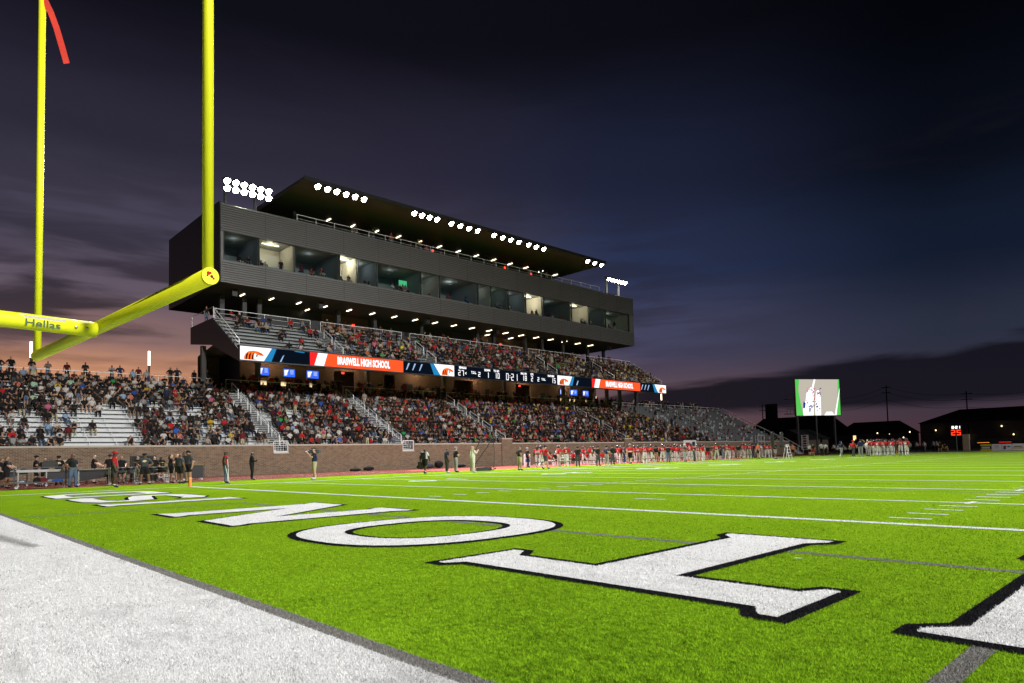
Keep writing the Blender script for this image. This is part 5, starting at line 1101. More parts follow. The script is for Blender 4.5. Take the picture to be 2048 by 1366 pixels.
  ('first spectator standing in the dark behind the far end line, counting from the huddle', -4.94, 132.62, -17, 'stand', 'white', 't', 'blk', 'long', 1, 'short', None, 1.78, 'people behind the far end line', None, None),
  ('second spectator standing in the dark behind the far end line, counting from the huddle', -3.1, 130.05, -17, 'stand', 'white', 't', 'blk', 'long', 1, 'short', None, 1.78, 'people behind the far end line', None, None),
  ('third spectator standing in the dark behind the far end line, counting from the huddle', -1.22, 127.45, -17, 'stand', 'white', 't', 'jean', 'long', 1, 'short', None, 1.78, 'people behind the far end line', None, None),
  ('fourth spectator standing in the dark behind the far end line, counting from the huddle', 1.01, 124.34, -17, 'stand', 'grey', 't', 'blk', 'long', 1, 'short', None, 1.78, 'people behind the far end line', None, None),
  ('fifth spectator standing in the dark behind the far end line, counting from the huddle', 1.69, 123.4, -17, 'stand', 'grey', 't', 'blk', 'long', 1, 'short', None, 1.78, 'people behind the far end line', None, None),
  ('cheerleader with gold pompoms nearest the huddle on far track', 1.9, 124.25, 14, 'hips', 'blk', 't', 'blk', 'shorts', 1, 'blond', None, 1.7, 'cheerleaders', None, None),
  ('crouching cheerleader in black and gold with pompoms on far track', 3.43, 122.1, -17, 'bend', 'blk', 't', 'blk', 'shorts', 1, 'long', None, 1.7, 'cheerleaders', None, None),
]

# ------------------------------------------------------------------ people: one skinned surface per figure
def base_pose():
    J = dict(pelvis=(0, 0, .965), spine=(0, .01, 1.13), chest=(0, 0, 1.31), neck=(0, .012, 1.48), jaw=(0, -.012, 1.565), skull=(0, -.002, 1.65), crown=(0, .0, 1.715), nose=(0, -.105, 1.625))
    for s, n in ((1, 'l'), (-1, 'r')):
        J['sh' + n] = (.175 * s, .0, 1.415); J['el' + n] = (.255 * s, .03, 1.14); J['wr' + n] = (.285 * s, -.05, .90); J['ha' + n] = (.285 * s, -.075, .82)
        J['hp' + n] = (.092 * s, 0, .90); J['kn' + n] = (.105 * s, -.02, .50); J['an' + n] = (.108 * s, .02, .085); J['to' + n] = (.135 * s, -.165, .04)
    return J
RAD = dict(pelvis=.185, spine=.175, chest=.20, neck=.066, jaw=.080, skull=.108, crown=.070, nose=.020, sh=.098, el=.060, wr=.042, ha=.050, hp=.112, kn=.072, an=.052, to=.054)
EDGE = [('pelvis', 'spine'), ('spine', 'chest'), ('chest', 'neck'), ('neck', 'jaw'), ('jaw', 'skull'), ('skull', 'crown'), ('skull', 'nose')]
for n in 'lr': EDGE += [('chest', 'sh' + n), ('sh' + n, 'el' + n), ('el' + n, 'wr' + n), ('wr' + n, 'ha' + n), ('pelvis', 'hp' + n), ('hp' + n, 'kn' + n), ('kn' + n, 'an' + n), ('an' + n, 'to' + n)]
def arm(J, n, el, wr):
    s = 1 if n == 'l' else -1; J['el' + n] = (el[0] * s, el[1], el[2]); J['wr' + n] = (wr[0] * s, wr[1], wr[2])
    d = (Vector(J['wr' + n]) - Vector(J['el' + n])).normalized() * .085; J['ha' + n] = tuple(Vector(J['wr' + n]) + d)
def pose(kind):
    J = base_pose()
    if kind == 'hips':
        for n in 'lr': arm(J, n, (.37, .10, 1.17), (.19, -.02, 1.02))
        J['hpl'] = (.1, 0, .9); J['knl'] = (.17, -.03, .5); J['anl'] = (.2, .02, .085); J['tol'] = (.24, -.13, .04); J['knr'] = (-.15, -.02, .5); J['anr'] = (-.19, .02, .085); J['tor'] = (-.24, -.12, .04)
    elif kind == 'cross':
        arm(J, 'l', (.25, -.05, 1.17), (.02, -.21, 1.20)); arm(J, 'r', (.25, -.05, 1.16), (.0, -.20, 1.15))
    elif kind == 'reach':
        arm(J, 'l', (.22, -.16, 1.2), (.20, -.36, 1.08)); arm(J, 'r', (.23, -.12, 1.18), (.18, -.33, 1.05))
    elif kind == 'phone':
        arm(J, 'l', (.2, -.16, 1.2), (.08, -.32, 1.36)); arm(J, 'r', (.22, -.14, 1.2), (.08, -.31, 1.38))
    elif kind == 'wave':
        arm(J, 'r', (.36, -.02, 1.5), (.17, -.10, 1.68))
    elif kind == 'shcam':
        arm(J, 'r', (.30, -.14, 1.28), (.20, -.28, 1.52)); arm(J, 'l', (.2, -.2, 1.25), (.02, -.36, 1.5))
    elif kind == 'crutch':
        for n in 'lr': arm(J, n, (.30, .08, 1.16), (.27, -.06, .93))
        J['anl'] = (.1, -.03, .10)
    elif kind == 'walk':
        J['knl'] = (.1, -.20, .54); J['anl'] = (.1, -.24, .10); J['tol'] = (.11, -.40, .09); J['knr'] = (-.1, .06, .5); J['anr'] = (-.1, .30, .16); J['tor'] = (-.1, .17, .05)
        arm(J, 'l', (.23, .16, 1.16), (.22, .14, .92)); arm(J, 'r', (.23, -.08, 1.15), (.2, -.26, .98))
    elif kind == 'bend':
        for k in ('spine', 'chest', 'neck', 'jaw', 'skull', 'crown', 'nose', 'shl', 'shr'):
            x, y, z = J[k]; dz = z - .95; J[k] = (x, y - dz * .72, .80 + dz * .66)
        for n in 'lr': arm(J, n, (.3, -.42, .86), (.18, -.62, .66))
        J['pelvis'] = (0, .08, .78); J['hpl'] = (.1, .08, .74); J['hpr'] = (-.1, .08, .74); J['knl'] = (.2, -.16, .46); J['knr'] = (-.2, -.16, .46)
    elif kind.startswith('sit'):
        dz = -.445
        lean = {'sit': .02, 'sitb': .16, 'sitc': -.04, 'sitd': .08}.get(kind, .03)
        for k in list(J):
            x, y, z = J[k]; h = max(0, z - .95); J[k] = (x, y - h * lean, z + dz)
        for n, s in (('l', 1), ('r', -1)):
            J['hp' + n] = (.10 * s, -.02, .50); J['kn' + n] = (.15 * s, -.42, .50); J['an' + n] = (.14 * s, -.40, .085); J['to' + n] = (.15 * s, -.55, .04)
            J['el' + n] = (.25 * s, -.08 - lean * .3, .74); J['wr' + n] = (.13 * s, -.30 - lean * .3, .62); J['ha' + n] = (.07 * s, -.36 - lean * .3, .60)
        if kind == 'sitc':
            arm(J, 'l', (.24, -.12, .74), (.03, -.24, .78)); arm(J, 'r', (.24, -.10, .72), (.02, -.24, .72))
        if kind == 'sitd':
            arm(J, 'r', (.23, -.20, .78), (.12, -.30, 1.0)); J['knl'] = (.19, -.40, .50); J['anl'] = (.22, -.34, .085); J['tol'] = (.25, -.48, .04)
    return J
PCACHE = {}
def figure(kind, slv='t', legs='shorts', hair='short', sub=1, fingers=False, pads=False):
    """evaluated mesh with slots 0 top 1 bottom 2 skin 3 hair 4 shoes 5 socks"""
    key = (kind, slv, legs, hair == 'long' or hair == 'blond', hair == 'none', sub, fingers, pads)
    if key in PCACHE: return PCACHE[key]
    J = pose(kind); rad = {k: RAD.get(k, RAD.get(k[:-1], .05)) for k in J}; E_ = list(EDGE)
    if hair in ('long', 'blond'):
        s = Vector(J['skull']); n_ = Vector(J['neck']); J['hb1'] = tuple(s + Vector((0, .075, -.05))); J['hb2'] = tuple(n_ + Vector((0, .095, -.06))); rad['hb1'] = .075; rad['hb2'] = .06; E_ += [('skull', 'hb1'), ('hb1', 'hb2')]
    if pads:
        for n in 'lr': x, y, z = J['sh' + n]; J['sh' + n] = (x * 1.22, y, z + .02); rad['sh' + n] = .112
        rad['chest'] = .175; rad['spine'] = .135
        for n in 'lr': rad['hp' + n] = .105; rad['kn' + n] = .068
    if fingers:
        for n in 'lr':
            w, h = Vector(J['wr' + n]), Vector(J['ha' + n]); d = (h - w).normalized(); side = d.cross(Vector((1, 0, 0))); side = (side.normalized() if side.length > .1 else Vector((0, 1, 0)))
            curl = Vector((-1 if n == 'l' else 1, 0, 0)); curl = (curl - d * curl.dot(d)).normalized()
            for q, (o, ln) in enumerate(((-.030, .058), (-.010, .070), (.011, .066), (.031, .050))):
                a, b = 'f%s%da' % (n, q), 'f%s%db' % (n, q); p0 = h + side * o + d * .03; J[a] = tuple(p0 + d * ln * .5 + curl * .008); J[b] = tuple(p0 + d * ln * .85 + curl * .032); rad[a] = .0115; rad[b] = .0095; E_ += [('ha' + n, a), (a, b)]
            t = 'th' + n; J[t] = tuple(w + d * .055 - side * .055 + curl * .02); rad[t] = .013; E_ += [('wr' + n, t)]
    names = list(J); idx = {k: i for i, k in enumerate(names)}
    me = bpy.data.meshes.new('skeleton'); me.from_pydata([J[k] for k in names], [(idx[a], idx[b]) for a, b in E_], []); ob = bpy.data.objects.new('skeleton', me); COL.objects.link(ob)
    sk = ob.modifiers.new('skin', 'SKIN'); sk.use_smooth_shade = True; sk.branch_smoothing = .4
    for k in names:
        v = me.skin_vertices[0].data[idx[k]]; r = rad[k] * (1.12 if sub else .76); v.radius = (r, r * (.80 if k in ('chest', 'spine', 'pelvis') else 1)); v.use_root = (k == 'pelvis')
    if sub: ss = ob.modifiers.new('sub', 'SUBSURF'); ss.levels = sub; ss.render_levels = sub
    dg = bpy.context.evaluated_depsgraph_get(); out = bpy.data.meshes.new_from_object(ob.evaluated_get(dg)); bpy.data.objects.remove(ob); bpy.data.meshes.remove(me)
    n = len(out.polygons); co = np.empty(n * 3); out.polygons.foreach_get('center', co); co = co.reshape(-1, 3)
    best = np.full(n, 9.0); cls = np.zeros(n, int); sk_ = np.array(J['skull'])
    for a, b in E_:
        A, B = np.array(J[a]), np.array(J[b]); d = B - A; t = np.clip(((co - A) @ d) / (d @ d), 0, 1); r = rad[a] * (1 - t) + rad[b] * t
        ds = np.linalg.norm(co - (A + t[:, None] * d), axis=1) - r; k0 = a[:2]; k1 = b[:2]
        if (a, b) == ('pelvis', 'spine'): c = np.where(t < .35, 1, 0)
        elif (a, b) in (('spine', 'chest'),): c = np.zeros(n, int)
        elif (a, b) == ('chest', 'neck'): c = np.where(t > .72, 2, 0)
        elif a in ('neck', 'jaw', 'skull') and b in ('jaw', 'skull', 'crown', 'nose'): c = np.full(n, 6)
        elif k1 == 'sh': c = np.zeros(n, int)
        elif k1 == 'el': c = np.where(t < (1.1 if slv == 'l' else (.72 if slv == 't' else .12)), 0, 2)
        elif k1 == 'wr' and k0 == 'el': c = np.full(n, 0 if slv == 'l' else 2) if slv != 'l' else np.where(t < .92, 0, 2)
        elif k1 == 'ha' or k0 in ('ha', 'wr') or a[0] == 'f': c = np.full(n, 2)
        elif k1 == 'hp': c = np.ones(n, int)
        elif k1 == 'kn': c = np.where(t < {'shorts': .82, 'long': 2, 'knee': 2}[legs], 1, 2)
        elif k1 == 'an': c = np.where(t > .93, 4, 1) if legs == 'long' else (np.where(t > .93, 4, np.where(t > .35, 5, np.where(t < .12, 1, 2))) if legs == 'knee' else np.where(t > .90, 4, np.where(t > .8, 5, 2)))
        elif k1 == 'to': c = np.full(n, 4)
        elif k1 == 'hb': c = np.full(n, 3)
        else: c = np.full(n, 2)
        u = ds < best; best[u] = ds[u]; cls[u] = c[u]
    hd = cls == 6; rel = co - sk_; hz = (rel[:, 2] > .048) | ((rel[:, 1] > .022) & (rel[:, 2] > -.055)) | ((np.abs(rel[:, 0]) > .06) & (rel[:, 2] > -.01) & (rel[:, 1] > -.02))
    cls[hd] = np.where(hz[hd] & (hair != 'none'), 3, 2)
    m = n; pi = cls
    out.materials.clear()
    for _ in range(6): out.materials.append(None)
    out.polygons.foreach_set('material_index', pi.astype(np.int32)); out.polygons.foreach_set('use_smooth', [True] * m); out.update()
    PCACHE[key] = (out, J); return PCACHE[key]

def dress(o, top, bot, skin, hair, shoe=None):
    ms = (cloth(top), cloth(bot), SKIN[skin], HAIR.get(hair) or SKIN[skin], shoe or SHOE_B, SHOE_W)
    for s, m in zip(o.material_slots, ms): s.link = 'OBJECT'; s.material = m
HELM = {}
def helmet_mesh():
    if HELM: return HELM['h'], HELM['m'], HELM['s']
    m = MB(); vs = []; fs = []; nu, nv = 14, 9
    for i in range(nv + 1):
        for j in range(nu):
            th = math.pi * i / nv * .72; ph = 2 * math.pi * j / nu; r = .142
            y = .155 * math.sin(th) * math.sin(ph); x = r * math.sin(th) * math.cos(ph); z = .145 * math.cos(th)
            if y < -.09 and z < .03: y = -.09 + (y + .09) * .2
            vs.append((x, y, z))
    for i in range(nv):
        for j in range(nu):
            fs.append((i * nu + j, (i + 1) * nu + j, (i + 1) * nu + (j + 1) % nu, i * nu + (j + 1) % nu))
    m.add(vs, fs); HELM['h'] = m.mesh('helmet', mat('helmet_shell', (.035, .035, .045), .25, .1, spec=.6)); HELM['h'].polygons.foreach_set('use_smooth', [True] * len(HELM['h'].polygons))
    k = MB()
    for z in (-.02, -.06, -.10): k.tube([(-.115, -.06, z), (-.07, -.155, z - .01), (0, -.18, z - .015), (.07, -.155, z - .01), (.115, -.06, z)], .007, 5)
    for x in (-.05, .05): k.tube([(x, -.165, -.02), (x, -.165, -.115)], .007, 5)
    HELM['m'] = k.mesh('face_mask', SHOE_W)
    s = MB()
    for t in range(8):
        a = math.pi * (.15 + t * .085)
    s.tube([(0, -.150 * math.cos(a), .149 * math.sin(a) + .0) for a in [math.pi * (.22 + .07 * k2) for k2 in range(9)]], .014, 5); HELM['s'] = s.mesh('helmet_stripe', cloth('red')); return HELM['h'], HELM['m'], HELM['s']
CAPM = {}
def cap_mesh(c):
    if c in CAPM: return CAPM[c]
    m = MB(); m.lathe([(.112, -.01), (.114, .03), (.10, .075), (.06, .105), (0, .115)], 12)
    m.add([(-.075, -.09, .0), (.075, -.09, .0), (.06, -.20, -.012), (-.06, -.20, -.012), (-.075, -.09, .014), (.075, -.09, .014), (.06, -.20, .0), (-.06, -.20, .0)], [(0, 1, 2, 3), (7, 6, 5, 4), (0, 4, 5, 1), (1, 5, 6, 2), (2, 6, 7, 3), (3, 7, 4, 0)])
    CAPM[c] = m.mesh('cap', cloth(c)); return CAPM[c]
NUMM = {}
def person(p):
    lab, x, y, rz, ps, top, slv, bot, legs, skin, hair, hat, h, grp, num, hatc = p
    near = y < 60; helm = hat == 'helmet'
    me, J = figure(ps, slv, legs, hair, 2 if y < 62 else 1, near, helm or (legs == 'knee'))
    o = link('person', me, None, (x, y, 0.0 if x > -7.2 else -.012), R(rz)); s = h / 1.765; o.scale = (s * 1.1, s * 1.08, s); tag(o, lab, 'person', grp)
    dress(o, top, bot, skin, hair, SHOE_W if (legs == 'knee' or top in ('navy', 'offw')) else SHOE_B)
    sk = Vector(J['skull'])
    if helm:
        a, b, c = helmet_mesh(); hh = link('helmet', a, o, sk + Vector((0, .0, .01))); link('face_mask', b, hh); link('helmet_stripe', c, hh)
    elif hat == 'cap': link('cap', cap_mesh(hatc or 'blk'), o, sk + Vector((0, 0, .015)))
    ch = Vector(J['chest']) * .75 + Vector(J['spine']) * .25
    if num and num.isdigit():
        if num not in NUMM:
            NUMM[num] = text_mesh(num, .30, 'jersey_number', .006, .9); NUMM[num].materials.clear(); NUMM[num].materials.append(SHOE_W)
        for sg in (1, -1):
            q = link('jersey_number', NUMM[num], o, ch + Vector((0, -.192 * sg if helm or legs == 'knee' else -.16 * sg, .0)))
            q.rotation_euler = (R(90), 0, 0 if sg > 0 else R(180))
    elif num in ('emb', 'embf'):
        sg = -1 if num == 'emb' else 1
        e = MB().add([(-.10, 0, -.03), (-.08, 0, .06), (-.01, 0, .09), (.07, 0, .07), (.11, 0, .0), (.05, 0, .01), (.02, 0, -.05), (-.03, 0, -.02)], [tuple(range(8))]).build('shirt_emblem', cloth('cream'), o); e.location = ch + Vector((0, -.165 * sg, .03))
    elif num == 'panel':
        e = MB().box((-.01, -.15, -.12), (.13, -.155, .1)).build('shirt_panel', cloth('white'), o); e.location = ch
    elif num == 'panel2':
        e = MB().box((-.17, -.16, -.2), (.17, .165, -.1)).build('shirt_panel', cloth('white'), o); e.location = ch
    return o
FIG = {}
for p in PEOPLE:
    o = person(p); FIG[p[0]] = (o, p)
def find(s): return next(v for k, v in FIG.items() if s in k)

# ------------------------------------------------------------------ spectators
RN = random.Random(11)
PROB = [
    (('blk', 110), ('white', 14), ('grey', 7), ('dgrey', 8), ('navy', 5), ('red', 5), ('maroon', 4), ('blue', 3), ('tan', 3), ('green', 1), ('mint', 1), ('pink', 2), ('gold', 1.5), ('lblue', 2), ('salmon', 1)),
    (('blk', 72), ('white', 12), ('red', 17), ('maroon', 7), ('grey', 6), ('dgrey', 5), ('navy', 5), ('tan', 3), ('green', 1), ('yellow', .6), ('pink', 1.5), ('blue', 2), ('lblue', 2), ('orange', 1), ('purple', 1)),
    (('blk', 62), ('white', 17), ('cream', 5), ('tan', 5), ('gold', 4), ('grey', 6), ('red', 4), ('navy', 4), ('lblue', 2), ('green', 1), ('yellow', .8), ('brown', 3), ('purple', 1)),
]
def pick(t): 
    r = RN.random() * sum(w for _, w in t)
    for k, w in t:
        r -= w
        if r <= 0: return k
    return t[0][0]
CNAME = dict(blk='black', white='white', grey='grey', dgrey='dark grey', navy='navy', red='red', maroon='maroon', blue='bright blue', tan='tan', green='green', mint='pale green', pink='pink', gold='mustard', lblue='light blue', salmon='salmon', yellow='yellow', orange='orange', purple='purple', cream='cream', brown='brown', magenta='magenta')
POP = []   # (x,y,z,kind,shirt, tag)
def dens_lower(si, k, y):
    if si == 0:
        d = .85 if k > 9 else (.70 if k > 5 else .60)
        if 8.8 < y < 13.5 and k < 9: d = .12 if k > 1 else .15
        if 13.5 < y < 16.5 and k < 8: d = .75
        if y > 16.5 and k < 6: d = .55
        if 16 < y < 20 and 5 < k < 9: d = .35
        return d
    if si == 1: return .80 if k > 2 else .72
    if si in (2, 3): return .88
    if si == 4:
        lim = 96 - (k - 4) * .9
        return .90 if y < lim - 6 else (.5 if y < lim else .03)
    return .006
for si, (y0, y1) in enumerate(SECT):
    for k in range(NR):
        y = max(y0, -4) + .35 + RN.random() * .2
        while y < y1 - .3:
            if RN.random() < dens_lower(si, k, y):
                stand = RN.random() < (.10 if si in (3, 4) else .03)
                POP.append((rowx(k) - (.55 if not stand else .25), y, rowz(k), 'stand' if stand else RN.choice(('sit', 'sit', 'sitb', 'sitc', 'sitd')), pick(PROB[0 if si == 0 else (1 if si < 4 else 2)]), ('L', si, k)))
            y += .52 + RN.random() * .10
for ui, (y0, y1) in enumerate(US):
    for k in range(UN):
        y = y0 + .35
        while y < y1 - .3:
            d = (.10 if 2 < k < 5 else .28, .62, .72, .85, .90)[ui]
            if ui == 0 and y < 25 and k < 5: d = .0
            if RN.random() < d:
                st = RN.random() < .04
                POP.append((UX - UP * k - (.50 if not st else .2), y, UZ + UR * k, 'stand' if st else RN.choice(('sit', 'sitb', 'sitc', 'sitd')), pick(PROB[1 if ui < 3 else 2]), ('U', ui, k)))
            y += .53 + RN.random() * .12
# standing people along the back walkways
for j in range(150):
    y = RN.uniform(26, 114); x = XC - RN.choice((.55, .6, 1.2, 2.2))
    POP.append((x, y, ZC, 'stand' if RN.random() < .6 else RN.choice(('cross', 'hips')), pick(PROB[1 if y < 75 else 2]), ('W', 0, 0)))
LEFT_BACK = ((5.5, 'blk'), (6.3, 'blk'), (7.75, 'blk'), (8.9, 'grey'), (10.3, 'maroon'), (11.7, 'blk'), (13.8, 'grey'), (14.45, 'navy'), (16.0, 'maroon'), (18.8, 'blk'), (19.4, 'navy'), (21.0, 'blk'), (22.2, 'blk'), (2.8, 'blk'), (3.6, 'dgrey'))
for y, c in LEFT_BACK: POP.append((XC - .45, y, ZC + .08, RN.choice(('stand', 'cross', 'hips')), c, ('B', 0, 0)))
for j in range(26): POP.append((-33.4 - RN.random() * 1.5, RN.uniform(34, 85), 15.1, RN.choice(('stand', 'cross')), pick(PROB[1]), ('V', 0, 0)))
for j in range(60): POP.append((PX - RN.uniform(.9, 2.2), RN.uniform(23, 86), PZW0 - .12, RN.choice(('stand', 'sit', 'sit', 'sitb')), pick(PROB[1]), ('V', 0, 0)))
for j in range(16): POP.append((PX - RN.uniform(1.0, 3.0), RN.uniform(36, 78), PZ1 - .1, RN.choice(('stand', 'cross')), pick(PROB[1]), ('V', 0, 0)))
POP.append((-35.5, 21.9, 15.1, 'stand', 'blk', ('V', 0, 0))); POP.append((-33.6, 23.6, 15.1, 'sit', 'red', ('V', 0, 0)))
camv = Vector((34.095, -1.747, 1.15))
POP.sort(key=lambda p: (Vector(p[:3]) - camv).length)
IND = [p for p in POP if p[5][0] in 'LB' and p[1] > 2.2 and p[1] < 60][:292]
ids = set(id(p) for p in IND)
REST = [p for p in POP if id(p) not in ids]
# count along each row for the labels
rows = {}
for p in IND: rows.setdefault(p[5], []).append(p)
SN = ['left of the first stairs', 'between first and second stairs', 'between second and third stairs', 'below the score panel', '', '']
for key, lst in rows.items():
    lst.sort(key=lambda p: p[1])
    for j, p in enumerate(lst):
        x, y, z, kd, c, _ = p
        hair = RN.choice(('short', 'short', 'long', 'long', 'blond')); legs = RN.choice(('long', 'shorts')); slv = RN.choice(('t', 't', 'l', 's'))
        me, J = figure(kd, slv, legs, hair, 1, False, False)
        if key[0] == 'L': lab = '%s shirted spectator, %s from left, %s row %s' % (CNAME[c], ordn(j), ordn(key[2]), SN[key[1]])
        else: lab = '%s shirted person standing at the back rail, %s from the left' % (CNAME[c], ordn(j))
        o = link('spectator', me, None, (x, y, z), R(90 + RN.uniform(-22, 28))); s = RN.uniform(.93, 1.04); o.scale = (s * .94, s * .94, s * RN.uniform(.98, 1.04))
        tag(o, lab, 'spectator', 'spectators in the lower bleachers')
        dress(o, c, RN.choice(('blk', 'blk', 'dgrey', 'jean', 'khaki', 'navy')), RN.choice((0, 1, 1, 2, 2, 3, 3)), hair, RN.choice((SHOE_W, SHOE_B)))
        if RN.random() < .10: link('cap', cap_mesh(RN.choice(('blk', 'red', 'white', 'navy'))), o, Vector(J['skull']) + Vector((0, 0, .015)))

def crowd(name, label, people):
    LOW = {}
    for kd in ('sit', 'sitb', 'sitc', 'sitd', 'stand', 'cross', 'hips'):
        for hr in ('short', 'long'):
            me, J = figure(kd, 't', 'long', hr, 0)
            n = len(me.vertices); co = np.empty(n * 3, np.float32); me.vertices.foreach_get('co', co)
            lt = []; ls = []; mi = []
            for f in me.polygons:
                v = list(f.vertices)
                for t in range(1, len(v) - 1): lt.append((v[0], v[t], v[t + 1])); mi.append(f.material_index)
            LOW[kd, hr] = (co.reshape(-1, 3), np.array(lt, np.int32), np.array(mi))
    V, F, C = [], [], []; base = 0
    sk = np.array([(.38, .22, .15), (.27, .15, .095), (.13, .065, .04), (.055, .028, .018)]); hc = np.array([(.02, .013, .009), (.035, .02, .012), (.25, .15, .06), (.01, .01, .01)])
    bt = [PAL[k] for k in ('blk', 'dgrey', 'jean', 'khaki', 'navy')]
    for (x, y, z, kd, c, _) in people:
        co, lt, mi = LOW[kd, RN.choice(('short', 'long'))]; a = R(90 + RN.uniform(-30, 30)); s = RN.uniform(.92, 1.05); ca, sa = math.cos(a) * s, math.sin(a) * s
        V.append(np.stack([co[:, 0] * ca - co[:, 1] * sa + x, co[:, 0] * sa + co[:, 1] * ca + y, co[:, 2] * s + z], 1)); F.append(lt + base); base += len(co)
        cols = np.array([PAL[c], RN.choice(bt), sk[RN.choice((0, 0, 1, 1, 2, 2, 3))], hc[RN.choice((0, 0, 1, 1, 2, 3))], (.1, .1, .1), (.5, .5, .5)]); cols[0] = np.clip(cols[0] * RN.uniform(.5, 1.0), 0, .8); C.append(cols[mi])
    V = np.concatenate(V); F = np.concatenate(F); C = np.concatenate(C); m = len(F)
    me = bpy.data.meshes.new(name); me.vertices.add(len(V)); me.loops.add(3 * m); me.polygons.add(m)
    me.vertices.foreach_set('co', V.astype(np.float32).reshape(-1)); me.loops.foreach_set('vertex_index', F.astype(np.int32).reshape(-1)); me.polygons.foreach_set('loop_start', np.arange(0, 3 * m, 3, dtype=np.int32))
    at = me.attributes.new('tint', 'FLOAT_COLOR', 'FACE'); at.data.foreach_set('color', np.concatenate([C, np.ones((m, 1))], 1).astype(np.float32).reshape(-1))
    me.update(); me.validate(); me.materials.append(attr_mat('crowd_clothes')); o = stuff(link(name, me)); o['label'] = label; o['category'] = 'crowd'; print('CROWD', len(people), m)
crowd('crowd', 'dense crowd of spectators filling the rest of both seating decks', REST)
for p in ():
    pass
print('INDIVIDUALS', len(IND), 'max dist', (Vector(IND[-1][:3]) - camv).length)

# ------------------------------------------------------------------ equipment on the track and sideline
TZ = -.012
def caster(m, x, y, z=.0, r=.06):
    m.tube([(x, y - .025, z + r), (x, y + .025, z + r)], r, 10, 1); m.box((x - .03, y - .04, z + r), (x + .03, y - .03, z + r * 2.4), 0); m.box((x - .03, y + .03, z + r), (x + .03, y + .04, z + r * 2.4), 0)
GREYM = mat('cart_grey', (.06, .062, .07), .45, .1, metal=.2)
ct = thing('equipment_cart', 'grey wheeled equipment cart with shelves at the edge of the turf', 'cart', (-9.3, 4.55, TZ), R(82))
cw_, chh, cdp = 1.12, 1.12, .65
for sx in (-1, 1):
    for sy in (-1, 1): MB().box((sx * cw_ - .025, sy * cdp / 2 - .025, .16), (sx * cw_ + .025, sy * cdp / 2 + .025, chh)).build('post', GREYM, ct)
for zz, t in ((.30, .05), (1.06, .06)): MB().box((-cw_, -cdp / 2, zz), (cw_, cdp / 2, zz + t)).build('shelf', GREYM, ct)
MB().box((-cw_ + .1, -cdp / 2 - .03, .86), (cw_ - .15, -cdp / 2 + .02, .99)).build('rail', mat('cart_rail', (.42, .42, .44), .4), ct); MB().box((-.42, -.3, .36), (-.39, .3, .86)).build('divider', GREYM, ct)
for sx in (-1, 1):
    for sy in (-1, 1): m = MB(); caster(m, sx * (cw_ - .1), sy * .25, 0, .075); m.build('caster', [CHROME, SHOE_W], ct)
for k, (x, c, w, h) in enumerate(((.1, 'maroon', .22, .22), (-.16, 'blk', .18, .26), (.75, 'blue', .26, .13), (.42, 'grey', .14, .1), (-.8, 'lblue', .12, .08))):
    m = MB(); m.prism([(-w, 0), (w, 0), (w * .9, h * .7), (w * .3, h), (-w * .5, h * .8), (-w * .95, h * .4)], 'y', -.2, .15); b_ = m.build('folded_gear', cloth(c), None); b_.location = Vector((-9.3, 4.55, TZ)) + Matrix.Rotation(R(82), 3, 'Z') @ Vector((x, 0, .351)); b_.rotation_euler = (0, 0, R(82)); tag(b_, ['maroon bundle on the lower shelf of grey cart', 'black bundle on the lower shelf of grey cart', 'bright blue bag on the lower shelf of grey cart', 'grey bundle beside the blue bag in grey cart', 'pale blue bag at the left of the cart shelf'][k], 'bag')
bx_ = thing('case', 'black padded case standing on top of the grey cart', 'case', (-9.2, 4.95, TZ + 1.12), R(82)); MB().prism([(-.35, 0), (.35, 0), (.35, .22), (.2, .34), (-.25, .34), (-.35, .2)], 'y', -.22, .22).build('body', BLACK, bx_); MB().tube([(-.1, -.02, .34), (-.1, -.02, .40), (.12, -.02, .40), (.12, -.02, .34)], .012, 6).build('handle', BLACK, bx_)

BAR = mat('keyboard_bar', (.42, .38, .28), .4, .2, 5); RES = mat('resonator_black', (.02, .02, .022), .35, .2)
def keyboard(label, loc, rz, L_=2.2, pale=True):
    k = thing('marimba', label, 'marimba', loc, rz, 'mallet keyboards')
    bars = MB(); n = 30
    for j in range(n):
        x = -L_ / 2 + (j + .5) * L_ / n; w = .36 - .16 * j / n
        bars.box((x - .026, -w / 2 - .04, .90), (x + .026, w / 2 - .04, .925))
        if j % 7 not in (2, 6): bars.box((x + .012, .22, .93), (x + .058, .22 + w * .8, .955))
    bars.build('bars', BAR if pale else RES, k)
    for y in (-.26, .5): MB().box((-L_ / 2 - .05, y - .025, .82), (L_ / 2 + .05, y + .025, .90)).build('frame_rail', BLACK, k)
    MB().prism([(-L_ / 2, .84), (L_ / 2, .84), (L_ / 2, .66), (0, .40), (-L_ / 2, .22)], 'y', -.2, .0).build('resonators', RES, k)
    for x in (-L_ / 2, L_ / 2):
        MB().box((x - .03, -.26, .14), (x + .03, -.20, .86)).build('leg', CHROME, k); MB().box((x - .03, .44, .14), (x + .03, .50, .86)).build('leg', CHROME, k); MB().box((x - .02, -.2, .16), (x + .02, .46, .20)).build('leg_brace', BLACK, k)
        for y in (-.23, .47): m = MB(); caster(m, x, y, 0, .06); m.build('caster', [CHROME, SHOE_W], k)
    return k
keyboard('pale barred marimba between the jeans man and the red cap man', (-12.0, 8.0, TZ), R(80), 2.4)
keyboard('dark vibraphone behind the grey equipment cart', (-13.2, 6.4, TZ), R(84), 2.0, False)
keyboard('marimba at the picture edge behind the reaching band member', (-13.5, 3.2, TZ), R(84), 1.8)
keyboard('small xylophone in the row behind the red cap man', (-14.5, 9.6, TZ), R(84), 1.5)
DRUMH = mat('drum_head', (.6, .58, .54), .5); SHELL = mat('drum_shell', (.015, .015, .017), .3)
